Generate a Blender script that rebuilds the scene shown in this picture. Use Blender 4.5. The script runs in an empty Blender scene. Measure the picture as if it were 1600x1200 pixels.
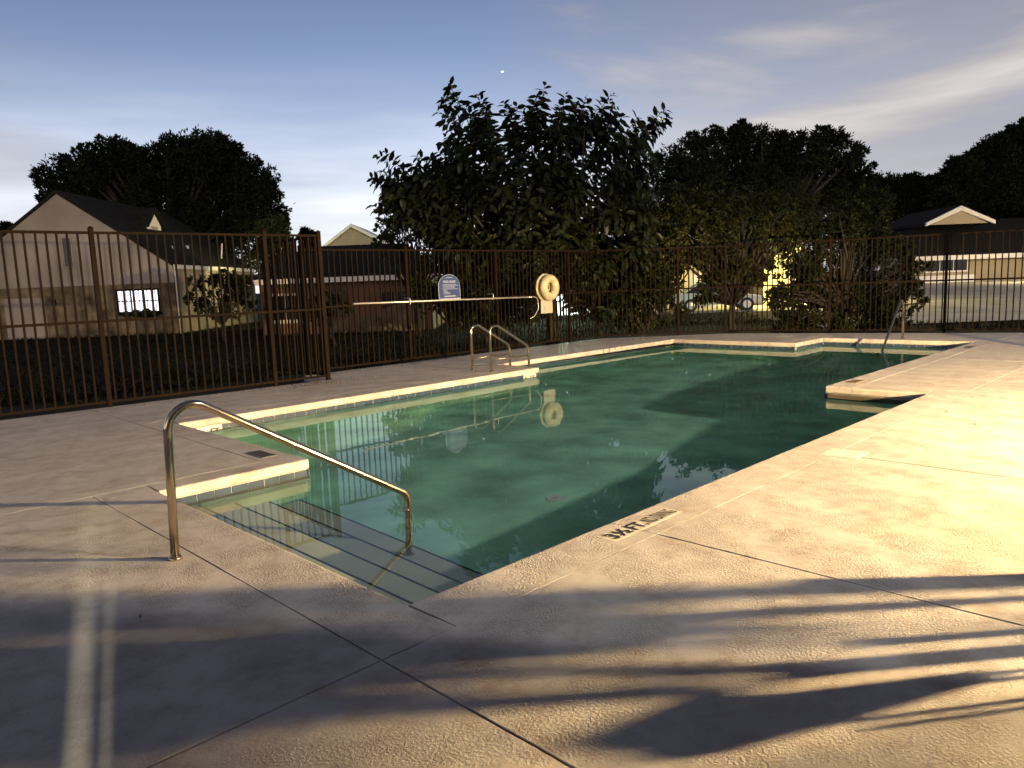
import bpy, bmesh, math, random
import numpy as np
from mathutils import Vector, Matrix, Quaternion

random.seed(7)
rng = np.random.default_rng(11)
SC = bpy.context.scene
COL = SC.collection
R = math.radians

# ------------------------------------------------------------------ camera
# world: x runs along the pool's long side, y across it, z = 0 is the deck top
YAW, PITCH, ROLL = R(45.34), R(7.7365), R(2.1627)
FPX = 1168.0
CAM = Vector((-2.00, -2.79, 1.5))
FWD = Vector((math.cos(YAW), math.sin(YAW), 0))
FWD = Vector((0.7029, 0.7113, 0)); RGT = Vector((0.7113, -0.7029, 0)); UPZ = Vector((0, 0, 1))
_f = FWD * math.cos(PITCH) - UPZ * math.sin(PITCH)
_u = FWD * math.sin(PITCH) + UPZ * math.cos(PITCH)
_cr = RGT * math.cos(ROLL) - _u * math.sin(ROLL)
_cu = RGT * math.sin(ROLL) + _u * math.cos(ROLL)
cam_d = bpy.data.cameras.new('camera')
cam = bpy.data.objects.new('camera', cam_d); COL.objects.link(cam)
m = Matrix.Identity(4)
for i in range(3):
    m[i][0], m[i][1], m[i][2], m[i][3] = _cr[i], _cu[i], -_f[i], CAM[i]
cam.matrix_world = m
cam_d.sensor_width = 36; cam_d.lens = FPX / 1600 * 36
cam_d.clip_start = 0.05; cam_d.clip_end = 3000
SC.camera = cam

# ------------------------------------------------------------------ sky, lamps, exposure
SC.view_settings.view_transform = 'Standard'
SC.view_settings.look = 'None'
SC.view_settings.exposure = 0.0
SC.view_settings.gamma = 1.0
SC.view_settings.use_curve_mapping = False
SC.render.engine = 'CYCLES'
SC.cycles.use_denoising = True
SC.cycles.max_bounces = 10
SC.cycles.transparent_max_bounces = 12
SC.cycles.sample_clamp_indirect = 4.0

W = bpy.data.worlds.new('World'); SC.world = W; W.use_nodes = True
nt = W.node_tree; nt.nodes.clear()
def N(t, typ, **kw):
    n = t.nodes.new(typ)
    for k, v in kw.items():
        setattr(n, k, v)
    return n
out = N(nt, 'ShaderNodeOutputWorld'); bg = N(nt, 'ShaderNodeBackground')
sky = N(nt, 'ShaderNodeTexSky', sky_type='NISHITA')
sky.sun_disc = False; sky.sun_elevation = R(14); sky.sun_rotation = R(225)
sky.air_density = 1.0; sky.dust_density = 1.5; sky.ozone_density = 2.0
tc = N(nt, 'ShaderNodeTexCoord')
mp = N(nt, 'ShaderNodeMapping'); mp.inputs['Scale'].default_value = (1.0, 1.0, 4.2); mp.inputs['Location'].default_value = (0.35, 0.1, 0.55)
nz = N(nt, 'ShaderNodeTexNoise'); nz.inputs['Scale'].default_value = 1.7; nz.inputs['Detail'].default_value = 7; nz.inputs['Roughness'].default_value = 0.52; nz.inputs['Distortion'].default_value = 0.6
rp = N(nt, 'ShaderNodeValToRGB'); rp.color_ramp.elements[0].position = 0.50; rp.color_ramp.elements[1].position = 0.72
# cloud bank: heavier in the east (towards +x -y), thin elsewhere
sepd = N(nt, 'ShaderNodeVectorMath', operation='DOT_PRODUCT'); sepd.inputs[1].default_value = (0.98, -0.02, 0.0)
mr = N(nt, 'ShaderNodeMapRange'); mr.inputs['From Min'].default_value = 0.62; mr.inputs['From Max'].default_value = 1.05
mr.inputs['To Min'].default_value = 0.0; mr.inputs['To Max'].default_value = 0.95
addc = N(nt, 'ShaderNodeMath', operation='ADD', use_clamp=True)
mixs = N(nt, 'ShaderNodeMix', data_type='RGBA')
tint = N(nt, 'ShaderNodeMix', data_type='RGBA', blend_type='MULTIPLY'); tint.inputs[0].default_value = 1.0
SKY_K = 0.118
L = nt.links.new
L(tc.outputs['Generated'], mp.inputs['Vector']); L(mp.outputs['Vector'], nz.inputs['Vector'])
L(nz.outputs['Fac'], rp.inputs['Fac'])
L(tc.outputs['Generated'], sepd.inputs[0]); L(sepd.outputs['Value'], mr.inputs['Value'])
wmul = N(nt, 'ShaderNodeMath', operation='MULTIPLY'); wmul.inputs[1].default_value = 0.95
L(rp.outputs['Color'], wmul.inputs[0])
L(wmul.outputs[0], addc.inputs[0]); L(mr.outputs['Result'], addc.inputs[1])
L(addc.outputs[0], mixs.inputs['Factor'])
L(sky.outputs['Color'], tint.inputs[6]); tint.inputs[7].default_value = (1.20, 0.98, 1.07, 1)
hz = N(nt, 'ShaderNodeSeparateXYZ'); hm = N(nt, 'ShaderNodeMapRange'); hm.interpolation_type = 'SMOOTHSTEP'
hm.inputs['From Min'].default_value = -0.02; hm.inputs['From Max'].default_value = 0.30; hm.inputs['To Min'].default_value = 0.85; hm.inputs['To Max'].default_value = 0.0
zdk = N(nt, 'ShaderNodeMapRange'); zdk.interpolation_type = 'SMOOTHSTEP'; zdk.inputs['From Min'].default_value = 0.16; zdk.inputs['From Max'].default_value = 0.62; zdk.inputs['To Min'].default_value = 1.0; zdk.inputs['To Max'].default_value = 0.42
hmix = N(nt, 'ShaderNodeMix', data_type='RGBA'); hmix.inputs[7].default_value = (9.0, 9.3, 10.2, 1)
L(tc.outputs['Generated'], hz.inputs[0]); L(hz.outputs['Z'], hm.inputs['Value']); mp2 = N(nt, 'ShaderNodeMapping'); mp2.inputs['Scale'].default_value = (1.0, 1.0, 9.0); mp2.inputs['Location'].default_value = (1.3, .2, .0)
nz2 = N(nt, 'ShaderNodeTexNoise'); nz2.inputs['Scale'].default_value = 2.6; nz2.inputs['Detail'].default_value = 6; nz2.inputs['Roughness'].default_value = .5
L(tc.outputs['Generated'], mp2.inputs['Vector']); L(mp2.outputs['Vector'], nz2.inputs['Vector'])
nr2 = N(nt, 'ShaderNodeMapRange'); nr2.inputs['From Min'].default_value = .38; nr2.inputs['From Max'].default_value = .66; nr2.inputs['To Min'].default_value = .55; nr2.inputs['To Max'].default_value = 1.5
L(nz2.outputs['Fac'], nr2.inputs['Value']); hmm = N(nt, 'ShaderNodeMath', operation='MULTIPLY', use_clamp=True)
L(hm.outputs['Result'], hmm.inputs[0]); L(nr2.outputs['Result'], hmm.inputs[1]); L(hmm.outputs[0], hmix.inputs['Factor'])
L(tint.outputs[2], hmix.inputs[6]); L(hmix.outputs[2], mixs.inputs[6])
# cloud colour (same radiance units as the sky): pale where the noise is dense
cr2 = N(nt, 'ShaderNodeMix', data_type='RGBA')
cr2.inputs[6].default_value = (3.3, 3.1, 3.3, 1); cr2.inputs[7].default_value = (7.6, 7.2, 7.0, 1)
L(rp.outputs['Color'], cr2.inputs['Factor'])
L(cr2.outputs[2], mixs.inputs[7])
zsc = N(nt, 'ShaderNodeVectorMath', operation='SCALE'); L(hz.outputs['Z'], zdk.inputs['Value']); L(zdk.outputs['Result'], zsc.inputs['Scale']); L(mixs.outputs[2], zsc.inputs[0]); L(zsc.outputs[0], bg.inputs['Color']); bg.inputs['Strength'].default_value = SKY_K
L(bg.outputs[0], out.inputs['Surface'])

def lamp(name, loc, power, color, radius=0.08, typ='POINT', aim=None, spot=None, blend=0.4, caustic=False):
    d = bpy.data.lights.new(name, typ); d.energy = power; d.color = color; d.shadow_soft_size = radius
    if typ == 'SPOT':
        d.spot_size = R(spot); d.spot_blend = blend
    o = bpy.data.objects.new(name, d); COL.objects.link(o); o.location = loc
    if aim is not None:
        o.rotation_euler = (Vector(aim) - Vector(loc)).to_track_quat('-Z', 'Y').to_euler()
    if caustic:
        d.cycles.is_caustics_light = True
    return o

WARM = (1.0, 0.68, 0.30)
LAMP_A = Vector((6.2, -6.2, 1.15))
lamp('security_light', LAMP_A, 27000, WARM, 0.035, caustic=True)
LAMP_B = Vector((12.0, -20.0, 13.5))
lamp('added_fill_light', LAMP_B, 12500, (1.0, 0.94, 0.86), 0.5, caustic=True)  # lamp added to brighten the deck and pool floor
LAMP_C = Vector((-2.9, -5.1, 2.3))
lamp('porch_light', LAMP_C, 1700, (1.0, 0.90, 0.60), 0.009)

# ------------------------------------------------------------------ helpers
def at(px, py, dist):
    """point seen at a pixel of the 1600x1200 photograph, at a depth along the view's ground direction"""
    v = _f * FPX + _cr * (px - 800) + _cu * (600 - py)
    k = dist / v.dot(FWD)
    return CAM + v * k

def link(o, parent=None):
    COL.objects.link(o)
    if parent is not None:
        o.parent = parent
    return o

def empty(name, loc=(0, 0, 0), rz=0.0, parent=None):
    o = bpy.data.objects.new(name, None); o.empty_display_size = 0.2
    o.location = loc; o.rotation_euler = (0, 0, rz)
    return link(o, parent)

def tag(o, label=None, cat=None, group=None, kind=None):
    if label: o['label'] = label
    if cat: o['category'] = cat
    if group: o['group'] = group
    if kind: o['kind'] = kind
    return o

def obj(name, me, mat=None, parent=None, smooth=False):
    if isinstance(me, bmesh.types.BMesh):
        d = bpy.data.meshes.new(name); bmesh.ops.recalc_face_normals(me, faces=me.faces[:]); me.to_mesh(d); me.free(); me = d
    if mat is not None and not me.materials:
        for mm in (mat if isinstance(mat, (list, tuple)) else [mat]):
            me.materials.append(mm)
    if smooth:
        me.polygons.foreach_set('use_smooth', [True] * len(me.polygons))
    o = bpy.data.objects.new(name, me)
    return link(o, parent)

def bm_box(bm, x0, x1, y0, y1, z0, z1, mi=0):
    vs = [bm.verts.new(p) for p in ((x0, y0, z0), (x1, y0, z0), (x1, y1, z0), (x0, y1, z0), (x0, y0, z1), (x1, y0, z1), (x1, y1, z1), (x0, y1, z1))]
    for q in ((3, 2, 1, 0), (4, 5, 6, 7), (0, 1, 5, 4), (1, 2, 6, 5), (2, 3, 7, 6), (3, 0, 4, 7)):
        f = bm.faces.new([vs[i] for i in q]); f.material_index = mi
    return vs

def box(name, x0, x1, y0, y1, z0, z1, mat, parent=None, bev=0.0):
    bm = bmesh.new(); bm_box(bm, x0, x1, y0, y1, z0, z1)
    if bev:
        bmesh.ops.bevel(bm, geom=bm.edges[:], offset=bev, segments=2, affect='EDGES', profile=0.6)
    return obj(name, bm, mat, parent)

def bm_prism(bm, pts, ext):
    """closed polygon pts (3-D, planar) extruded by the vector ext"""
    a = [bm.verts.new(p) for p in pts]; b = [bm.verts.new(Vector(p) + Vector(ext)) for p in pts]
    bm.faces.new(a); bm.faces.new(b[::-1])
    for i in range(len(a)):
        j = (i + 1) % len(a)
        bm.faces.new((a[j], a[i], b[i], b[j]))

def prism(name, pts, ext, mat, parent=None):
    bm = bmesh.new(); bm_prism(bm, pts, ext); return obj(name, bm, mat, parent)

def bm_tube(bm, pts, radii, n=12, cap=True):
    pts = [Vector(p) for p in pts]
    if not isinstance(radii, (list, tuple)): radii = [radii] * len(pts)
    t = (pts[1] - pts[0]).normalized()
    a = t.orthogonal().normalized(); rings = []
    for i, p in enumerate(pts):
        if i == 0: d = pts[1] - pts[0]
        elif i == len(pts) - 1: d = pts[-1] - pts[-2]
        else: d = (pts[i + 1] - p).normalized() + (p - pts[i - 1]).normalized()
        d.normalize()
        a = (a - d * a.dot(d)).normalized(); b = d.cross(a)
        rings.append([bm.verts.new(p + (a * math.cos(2 * math.pi * k / n) + b * math.sin(2 * math.pi * k / n)) * radii[i]) for k in range(n)])
    for r0, r1 in zip(rings, rings[1:]):
        for k in range(n):
            f = bm.faces.new((r0[k], r0[(k + 1) % n], r1[(k + 1) % n], r1[k])); f.smooth = True
    if cap:
        bm.faces.new(rings[0][::-1]); bm.faces.new(rings[-1])

def tube(name, pts, radii, mat, parent=None, n=12):
    bm = bmesh.new(); bm_tube(bm, pts, radii, n); return obj(name, bm, mat, parent)

def fillet(pts, rad, seg=7):
    """polyline with its inner corners rounded"""
    P = [Vector(p) for p in pts]; o = [P[0]]
    rr = rad if isinstance(rad, (list, tuple)) else [rad] * (len(P) - 2)
    for i in range(1, len(P) - 1):
        u = (P[i - 1] - P[i]).normalized(); v = (P[i + 1] - P[i]).normalized()
        ang = u.angle(v); t = rr[i - 1] / math.tan(ang / 2)
        a, b = P[i] + u * t, P[i] + v * t
        c = P[i] + (u + v).normalized() * (rr[i - 1] / math.sin(ang / 2))
        for k in range(seg + 1):
            w = (a - c).lerp(b - c, k / seg).normalized() * rr[i - 1]
            # slerp for even arcs
            s = (a - c).normalized(); e = (b - c).normalized(); th = s.angle(e)
            w = (s * math.sin((1 - k / seg) * th) + e * math.sin(k / seg * th)) / math.sin(th) * rr[i - 1]
            o.append(c + w)
    o.append(P[-1]); return o

def mesh_np(name, V, F, smooth=False):
    me = bpy.data.meshes.new(name)
    V = np.asarray(V, np.float32); F = np.asarray(F, np.int32); k = F.shape[1]
    me.vertices.add(len(V)); me.vertices.foreach_set('co', V.ravel())
    me.loops.add(F.size); me.loops.foreach_set('vertex_index', F.ravel())
    me.polygons.add(len(F)); me.polygons.foreach_set('loop_start', np.arange(0, F.size, k, dtype=np.int32))
    me.polygons.foreach_set('loop_total', np.full(len(F), k, np.int32))
    if smooth: me.polygons.foreach_set('use_smooth', np.ones(len(F), bool))
    me.update(calc_edges=True); return me

# ------------------------------------------------------------------ materials
def mat(name, color=(0.5, 0.5, 0.5), rough=0.6, metal=0.0, var=0.0, vscale=3.0, bump=0.0, bscale=30.0, spec=0.5, emit=None, estr=0.0, obj_var=0.0):
    mt = bpy.data.materials.new(name); mt.use_nodes = True
    t = mt.node_tree; b = t.nodes['Principled BSDF']
    b.inputs['Base Color'].default_value = (*color, 1); b.inputs['Roughness'].default_value = rough; b.inputs['Metallic'].default_value = metal
    b.inputs['Specular IOR Level'].default_value = spec
    if var:
        g = N(t, 'ShaderNodeNewGeometry'); n = N(t, 'ShaderNodeTexNoise'); n.inputs['Scale'].default_value = vscale; n.inputs['Detail'].default_value = 5
        mx = N(t, 'ShaderNodeMapRange'); mx.inputs['From Min'].default_value = 0.3; mx.inputs['From Max'].default_value = 0.7
        mx.inputs['To Min'].default_value = 1 - var; mx.inputs['To Max'].default_value = 1 + var
        mu = N(t, 'ShaderNodeVectorMath', operation='SCALE'); mu.inputs[0].default_value = color
        t.links.new(g.outputs['Position'], n.inputs['Vector']); t.links.new(n.outputs['Fac'], mx.inputs['Value'])
        t.links.new(mx.outputs['Result'], mu.inputs['Scale']); t.links.new(mu.outputs['Vector'], b.inputs['Base Color'])
    if bump:
        g = N(t, 'ShaderNodeNewGeometry'); n = N(t, 'ShaderNodeTexNoise'); n.inputs['Scale'].default_value = bscale; n.inputs['Detail'].default_value = 4
        bp = N(t, 'ShaderNodeBump'); bp.inputs['Distance'].default_value = bump
        t.links.new(g.outputs['Position'], n.inputs['Vector']); t.links.new(n.outputs['Fac'], bp.inputs['Height']); t.links.new(bp.outputs['Normal'], b.inputs['Normal'])
    if emit:
        b.inputs['Emission Color'].default_value = (*emit, 1); b.inputs['Emission Strength'].default_value = estr
    return mt

def deck_material():
    mt = bpy.data.materials.new('acrylic_deck'); mt.use_nodes = True; t = mt.node_tree; l = t.links.new
    b = t.nodes['Principled BSDF']; b.inputs['Roughness'].default_value = 0.62; b.inputs['Specular IOR Level'].default_value = 0.35
    g = N(t, 'ShaderNodeNewGeometry')
    # colour: tan acrylic with stains and worn patches
    n1 = N(t, 'ShaderNodeTexNoise'); n1.inputs['Scale'].default_value = 0.55; n1.inputs['Detail'].default_value = 7; n1.inputs['Roughness'].default_value = 0.65
    r1 = N(t, 'ShaderNodeValToRGB'); e = r1.color_ramp.elements
    e[0].position = 0.30; e[0].color = (0.365, 0.342, 0.335, 1); e[1].position = 0.72; e[1].color = (0.480, 0.452, 0.436, 1)
    n2 = N(t, 'ShaderNodeTexNoise'); n2.inputs['Scale'].default_value = 7.0; n2.inputs['Detail'].default_value = 8; n2.inputs['Roughness'].default_value = 0.7
    r2 = N(t, 'ShaderNodeValToRGB'); r2.color_ramp.elements[0].position = 0.33; r2.color_ramp.elements[0].color = (0.78, 0.74, 0.70, 1); r2.color_ramp.elements[1].position = 0.55; r2.color_ramp.elements[1].color = (1, 1, 1, 1)
    mx = N(t, 'ShaderNodeMix', data_type='RGBA', blend_type='MULTIPLY'); mx.inputs[0].default_value = 1.0
    l(g.outputs['Position'], n1.inputs['Vector']); l(g.outputs['Position'], n2.inputs['Vector'])
    l(n1.outputs['Fac'], r1.inputs['Fac']); l(n2.outputs['Fac'], r2.inputs['Fac'])
    l(r1.outputs['Color'], mx.inputs[6]); l(r2.outputs['Color'], mx.inputs[7]); l(mx.outputs[2], b.inputs['Base Color'])
    # relief: spattered knock-down texture, trowelled flat in swept patches
    v = N(t, 'ShaderNodeTexNoise'); v.inputs['Scale'].default_value = 78; v.inputs['Detail'].default_value = 4.0; v.inputs['Roughness'].default_value = 0.6; v.inputs['Distortion'].default_value = 0.15
    rv = N(t, 'ShaderNodeValToRGB'); rv.color_ramp.elements[0].position = 0.42; rv.color_ramp.elements[1].position = 0.64
    # swept arcs left by the trowel
    wvb = N(t, 'ShaderNodeTexWave', wave_type='RINGS', rings_direction='Z'); wvb.inputs['Scale'].default_value = 0.62; wvb.inputs['Distortion'].default_value = 7.0; wvb.inputs['Detail'].default_value = 3; wvb.inputs['Detail Scale'].default_value = 0.8
    pn = N(t, 'ShaderNodeTexNoise'); pn.inputs['Scale'].default_value = 1.7; pn.inputs['Detail'].default_value = 5; pn.inputs['Distortion'].default_value = 1.2
    pa = N(t, 'ShaderNodeMath', operation='MULTIPLY_ADD'); pa.inputs[1].default_value = 0.22
    pr = N(t, 'ShaderNodeMapRange'); pr.inputs['From Min'].default_value = 0.46; pr.inputs['From Max'].default_value = 0.74; pr.inputs['To Min'].default_value = 0.16; pr.inputs['To Max'].default_value = 1.0
    mul = N(t, 'ShaderNodeMath', operation='MULTIPLY')
    wv = N(t, 'ShaderNodeTexNoise'); wv.inputs['Scale'].default_value = 3.2; wv.inputs['Detail'].default_value = 3
    ad = N(t, 'ShaderNodeMath', operation='MULTIPLY_ADD'); ad.inputs[1].default_value = 3.0
    bp = N(t, 'ShaderNodeBump'); bp.inputs['Distance'].default_value = 0.0024; bp.inputs['Strength'].default_value = 1.0
    for x in (v, pn, wv, wvb): l(g.outputs['Position'], x.inputs['Vector'])
    l(v.outputs['Fac'], rv.inputs['Fac'])
    l(wvb.outputs['Fac'], pa.inputs[0]); l(pn.outputs['Fac'], pa.inputs[2]); l(pa.outputs[0], pr.inputs['Value'])
    l(rv.outputs['Color'], mul.inputs[0]); l(pr.outputs['Result'], mul.inputs[1])
    l(wv.outputs['Fac'], ad.inputs[0]); l(mul.outputs[0], ad.inputs[2])
    l(ad.outputs[0], bp.inputs['Height']); l(bp.outputs['Normal'], b.inputs['Normal'])
    # grime settles in the rough patches; old leaf and rust stains
    n3 = N(t, 'ShaderNodeTexNoise'); n3.inputs['Scale'].default_value = 2.3; n3.inputs['Detail'].default_value = 9; n3.inputs['Roughness'].default_value = 0.72
    r3 = N(t, 'ShaderNodeValToRGB'); r3.color_ramp.elements[0].position = 0.36; r3.color_ramp.elements[0].color = (0.86, 0.81, 0.77, 1); r3.color_ramp.elements[1].position = 0.47; r3.color_ramp.elements[1].color = (1, 1, 1, 1)
    gr = N(t, 'ShaderNodeMapRange'); gr.inputs['To Min'].default_value = 1.04; gr.inputs['To Max'].default_value = 0.86
    m3 = N(t, 'ShaderNodeMix', data_type='RGBA', blend_type='MULTIPLY'); m3.inputs[0].default_value = 1.0
    s3 = N(t, 'ShaderNodeVectorMath', operation='SCALE')
    l(g.outputs['Position'], n3.inputs['Vector']); l(n3.outputs['Fac'], r3.inputs['Fac'])
    l(mx.outputs[2], m3.inputs[6]); l(r3.outputs['Color'], m3.inputs[7]); l(pr.outputs['Result'], gr.inputs['Value'])
    l(m3.outputs[2], s3.inputs[0]); l(gr.outputs['Result'], s3.inputs['Scale']); l(s3.outputs['Vector'], b.inputs['Base Color'])
    return mt

def foliage(name, c0, c1, rough=0.5, spec=0.4, scale=1.2):
    mt = bpy.data.materials.new(name); mt.use_nodes = True; t = mt.node_tree; l = t.links.new
    b = t.nodes['Principled BSDF']; b.inputs['Roughness'].default_value = rough; b.inputs['Specular IOR Level'].default_value = spec
    g = N(t, 'ShaderNodeNewGeometry'); n = N(t, 'ShaderNodeTexNoise'); n.inputs['Scale'].default_value = scale; n.inputs['Detail'].default_value = 4
    w = N(t, 'ShaderNodeTexWhiteNoise', noise_dimensions='3D')
    sn = N(t, 'ShaderNodeVectorMath', operation='SNAP'); sn.inputs[1].default_value = (0.12, 0.12, 0.12)
    a = N(t, 'ShaderNodeMath', operation='MULTIPLY_ADD'); a.inputs[1].default_value = 0.5
    r = N(t, 'ShaderNodeValToRGB'); r.color_ramp.elements[0].position = 0.45; r.color_ramp.elements[0].color = (*c0, 1); r.color_ramp.elements[1].position = 1.0; r.color_ramp.elements[1].color = (*c1, 1)
    l(g.outputs['Position'], n.inputs['Vector']); l(g.outputs['Position'], sn.inputs[0]); l(sn.outputs[0], w.inputs['Vector'])
    l(w.outputs['Value'], a.inputs[0]); l(n.outputs['Fac'], a.inputs[2]); l(a.outputs[0], r.inputs['Fac']); l(r.outputs['Color'], b.inputs['Base Color'])
    return mt

M = {}
M['deck'] = deck_material()
M['earth'] = mat('soil', (0.06, 0.05, 0.04), 0.95, var=0.4, vscale=2)
M['plaster'] = mat('pool_plaster', (0.52, 0.86, 0.66), 0.8, var=0.34, vscale=1.5)
M['step'] = mat('step_plaster', (0.62, 0.60, 0.50), 0.8, var=0.14, vscale=2.0)
M['tile'] = mat('navy_tile', (0.024, 0.042, 0.070), 0.22, var=0.25, vscale=5)
M['trim'] = mat('dark_step_tile', (0.015, 0.022, 0.03), 0.3)
M['grout'] = mat('pale_grout', (0.62, 0.62, 0.60), 0.9)
M['steel'] = mat('stainless_steel', (0.66, 0.53, 0.36), 0.15, metal=1.0)
M['fence'] = mat('dark_bronze_paint', (0.0075, 0.0043, 0.0026), 0.75, var=0.2, vscale=4, spec=0.06)
M['black'] = mat('black_print', (0.012, 0.012, 0.012), 0.6)
M['white'] = mat('white_paint', (0.80, 0.79, 0.76), 0.5)
M['plate'] = mat('ceramic_white', (0.46, 0.45, 0.41), 0.35)
M['foam'] = mat('aged_cream_foam', (0.36, 0.325, 0.215), 0.6, var=0.28, vscale=9, bump=0.002, bscale=40)
M['blue'] = mat('blue_sign_print', (0.007, 0.026, 0.12), 0.6)
M['signwhite'] = mat('white_sign_print', (0.30, 0.33, 0.40), 0.4)
M['paper'] = mat('laminated_paper', (0.33, 0.31, 0.27), 0.4, var=0.12, vscale=20)
M['alu'] = mat('dull_aluminium', (0.70, 0.68, 0.62), 0.35, metal=0.7)
M['bark'] = mat('bark', (0.020, 0.016, 0.012), 0.9, var=0.4, vscale=8, bump=0.02, bscale=20)
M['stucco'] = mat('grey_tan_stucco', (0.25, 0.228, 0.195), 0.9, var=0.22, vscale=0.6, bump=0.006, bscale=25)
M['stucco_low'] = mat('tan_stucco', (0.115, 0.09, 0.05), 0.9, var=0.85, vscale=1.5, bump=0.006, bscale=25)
M['brick'] = mat('rust_stucco', (0.16, 0.085, 0.045), 0.9, var=0.3, vscale=1.1, bump=0.006, bscale=30)
M['roof'] = mat('dark_shingles', (0.012, 0.012, 0.011), 0.95, var=0.45, vscale=5, bump=0.02, bscale=14, spec=0.15)
M['trimw'] = mat('white_trim', (0.74, 0.71, 0.64), 0.6)
M['siding'] = mat('tan_siding', (0.33, 0.275, 0.185), 0.8, var=0.08, vscale=2)
M['pane'] = mat('dark_glass', (0.02, 0.022, 0.025), 0.08)
M['asphalt'] = mat('pale_paving', (0.46, 0.42, 0.34), 0.9, var=0.2, vscale=0.5, bump=0.01, bscale=20)
M['lawn'] = mat('lawn_soil', (0.010, 0.008, 0.005), 0.98, var=0.5, vscale=0.7, bump=0.03, bscale=9, spec=0.1)
M['grass'] = foliage('grass_blades', (0.003, 0.0028, 0.001), (0.010, 0.010, 0.0035), 0.8, 0.08, 0.6)
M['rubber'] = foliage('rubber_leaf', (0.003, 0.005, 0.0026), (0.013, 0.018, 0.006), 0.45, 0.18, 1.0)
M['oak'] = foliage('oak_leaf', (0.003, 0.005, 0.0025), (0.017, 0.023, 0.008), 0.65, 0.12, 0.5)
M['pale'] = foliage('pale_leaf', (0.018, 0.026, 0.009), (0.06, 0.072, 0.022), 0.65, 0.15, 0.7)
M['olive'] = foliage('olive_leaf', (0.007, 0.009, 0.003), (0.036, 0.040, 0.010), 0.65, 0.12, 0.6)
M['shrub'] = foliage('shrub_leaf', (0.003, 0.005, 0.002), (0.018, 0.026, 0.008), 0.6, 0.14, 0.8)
M['car'] = mat('cream_car_paint', (0.72, 0.68, 0.58), 0.25)
M['tyre'] = mat('tyre_rubber', (0.02, 0.02, 0.02), 0.8)

# water: a real refracting surface
mw = bpy.data.materials.new('pool_water'); mw.use_nodes = True; t = mw.node_tree; t.nodes.clear()
o_ = N(t, 'ShaderNodeOutputMaterial'); gl = N(t, 'ShaderNodeBsdfGlass'); gl.inputs['IOR'].default_value = 1.333; gl.inputs['Roughness'].default_value = 0.0
gl.inputs['Color'].default_value = (0.93, 0.99, 0.93, 1)
wn = N(t, 'ShaderNodeTexNoise'); wn.inputs['Scale'].default_value = 2.6; wn.inputs['Detail'].default_value = 2
wb = N(t, 'ShaderNodeBump'); wb.inputs['Distance'].default_value = 0.0007
gg = N(t, 'ShaderNodeNewGeometry')
t.links.new(wb.outputs['Normal'], gl.inputs['Normal']); t.links.new(gg.outputs['Position'], wn.inputs['Vector']); t.links.new(wn.outputs['Fac'], wb.inputs['Height']); 
t.links.new(gl.outputs[0], o_.inputs['Surface'])
M['water'] = mw

# ------------------------------------------------------------------ ground
def ground():
    V = []; F = []
    rings = [[(-8.9, -3.4), (17.6, -3.4), (15.2, 6.7), (-8.9, 8.4)], [(-16, -9), (25, -9), (22, 15), (-16, 15)], [(-700, -700), (900, -700), (900, 900), (-700, 900)]]
    zs = [-0.09, -0.34, -0.34]
    for r, z in zip(rings, zs):
        V += [(x, y, z) for x, y in r]
    for k in range(2):
        for i in range(4):
            j = (i + 1) % 4; F.append((4 * k + i, 4 * k + j, 4 * (k + 1) + j, 4 * (k + 1) + i))
    o = obj('lawn', mesh_np('lawn', V, [f[::-1] for f in F]), M['lawn']); tag(o, kind='structure')
ground()

# ------------------------------------------------------------------ pool and deck
U1, U2, U3, U4, U5 = 1.30, 7.55, 13.43, 14.82, 7.73
V1, V2, V3, V4, V5 = 3.17, 6.17, 7.23, 4.20, 1.23
OUT = [(0, 0), (0, V1), (U1, V1), (U1, V2), (U2, V2), (U2, V3), (U3, V3), (U3, V4), (U4, V4), (U4, V5), (U5, V5), (U5, 0)]
WZ = -0.15
def yF(x): return 8.5 - 0.065 * x          # back edge of the deck along the first fence
deck = empty('pool_deck'); tag(deck, kind='structure')

def slab(name, pts, bull=()):
    """deck slab from a counter-clockwise outline; bull = indices of outline edges (i -> i+1) that overhang the pool"""
    bm = bmesh.new()
    src = [Vector((x, y, 0)) for x, y in pts]; pts = []; nb = set()
    for i, p in enumerate(src):
        q = src[(i + 1) % len(src)]; ln = (q - p).length
        if i in bull: nb.add(len(pts))
        pts.append(p)
        if i not in bull and ln > .5 and max(abs(p.x), abs(q.x)) < 9:
            d_ = (q - p) / ln; k_ = int(ln / .14); w_ = 0.0
            for j in range(1, k_):
                w_ = w_ * .6 + random.gauss(0, .0011)
                pts.append(p + d_ * (ln * j / k_) + Vector((-d_.y, d_.x, 0)) * max(-.0024, min(.0024, w_)))
    bull = nb
    area = sum(a.x * b.y - b.x * a.y for a, b in zip(pts, pts[1:] + pts[:1]))
    n = len(pts); thick = 0.09
    lo = [bm.verts.new(p + Vector((0, 0, -thick))) for p in pts]; hi = [bm.verts.new(p) for p in pts]
    bm.faces.new(hi if area > 0 else hi[::-1]); bm.faces.new(lo[::-1] if area > 0 else lo)
    for i in range(n):
        j = (i + 1) % n; bm.faces.new((lo[i], lo[j], hi[j], hi[i]))
    bm.normal_update(); bm.edges.ensure_lookup_table()
    be, se = [], []
    ends = set()
    for i in range(n):
        j = (i + 1) % n
        eh = bm.edges.get((hi[i], hi[j])); el = bm.edges.get((lo[i], lo[j]))
        if i in bull:
            be += [eh, el]
            if (i + 1) % n in bull: be.append(bm.edges.get((lo[j], hi[j])))
        else: se.append(eh)
    if be: bmesh.ops.bevel(bm, geom=be, offset=0.02, segments=4, affect='EDGES', profile=0.5)
    else: bmesh.ops.bevel(bm, geom=se, offset=0.003, segments=1, affect='EDGES')
    for f in bm.faces: f.smooth = False
    return obj(name, bm, M['deck'], deck)

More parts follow.
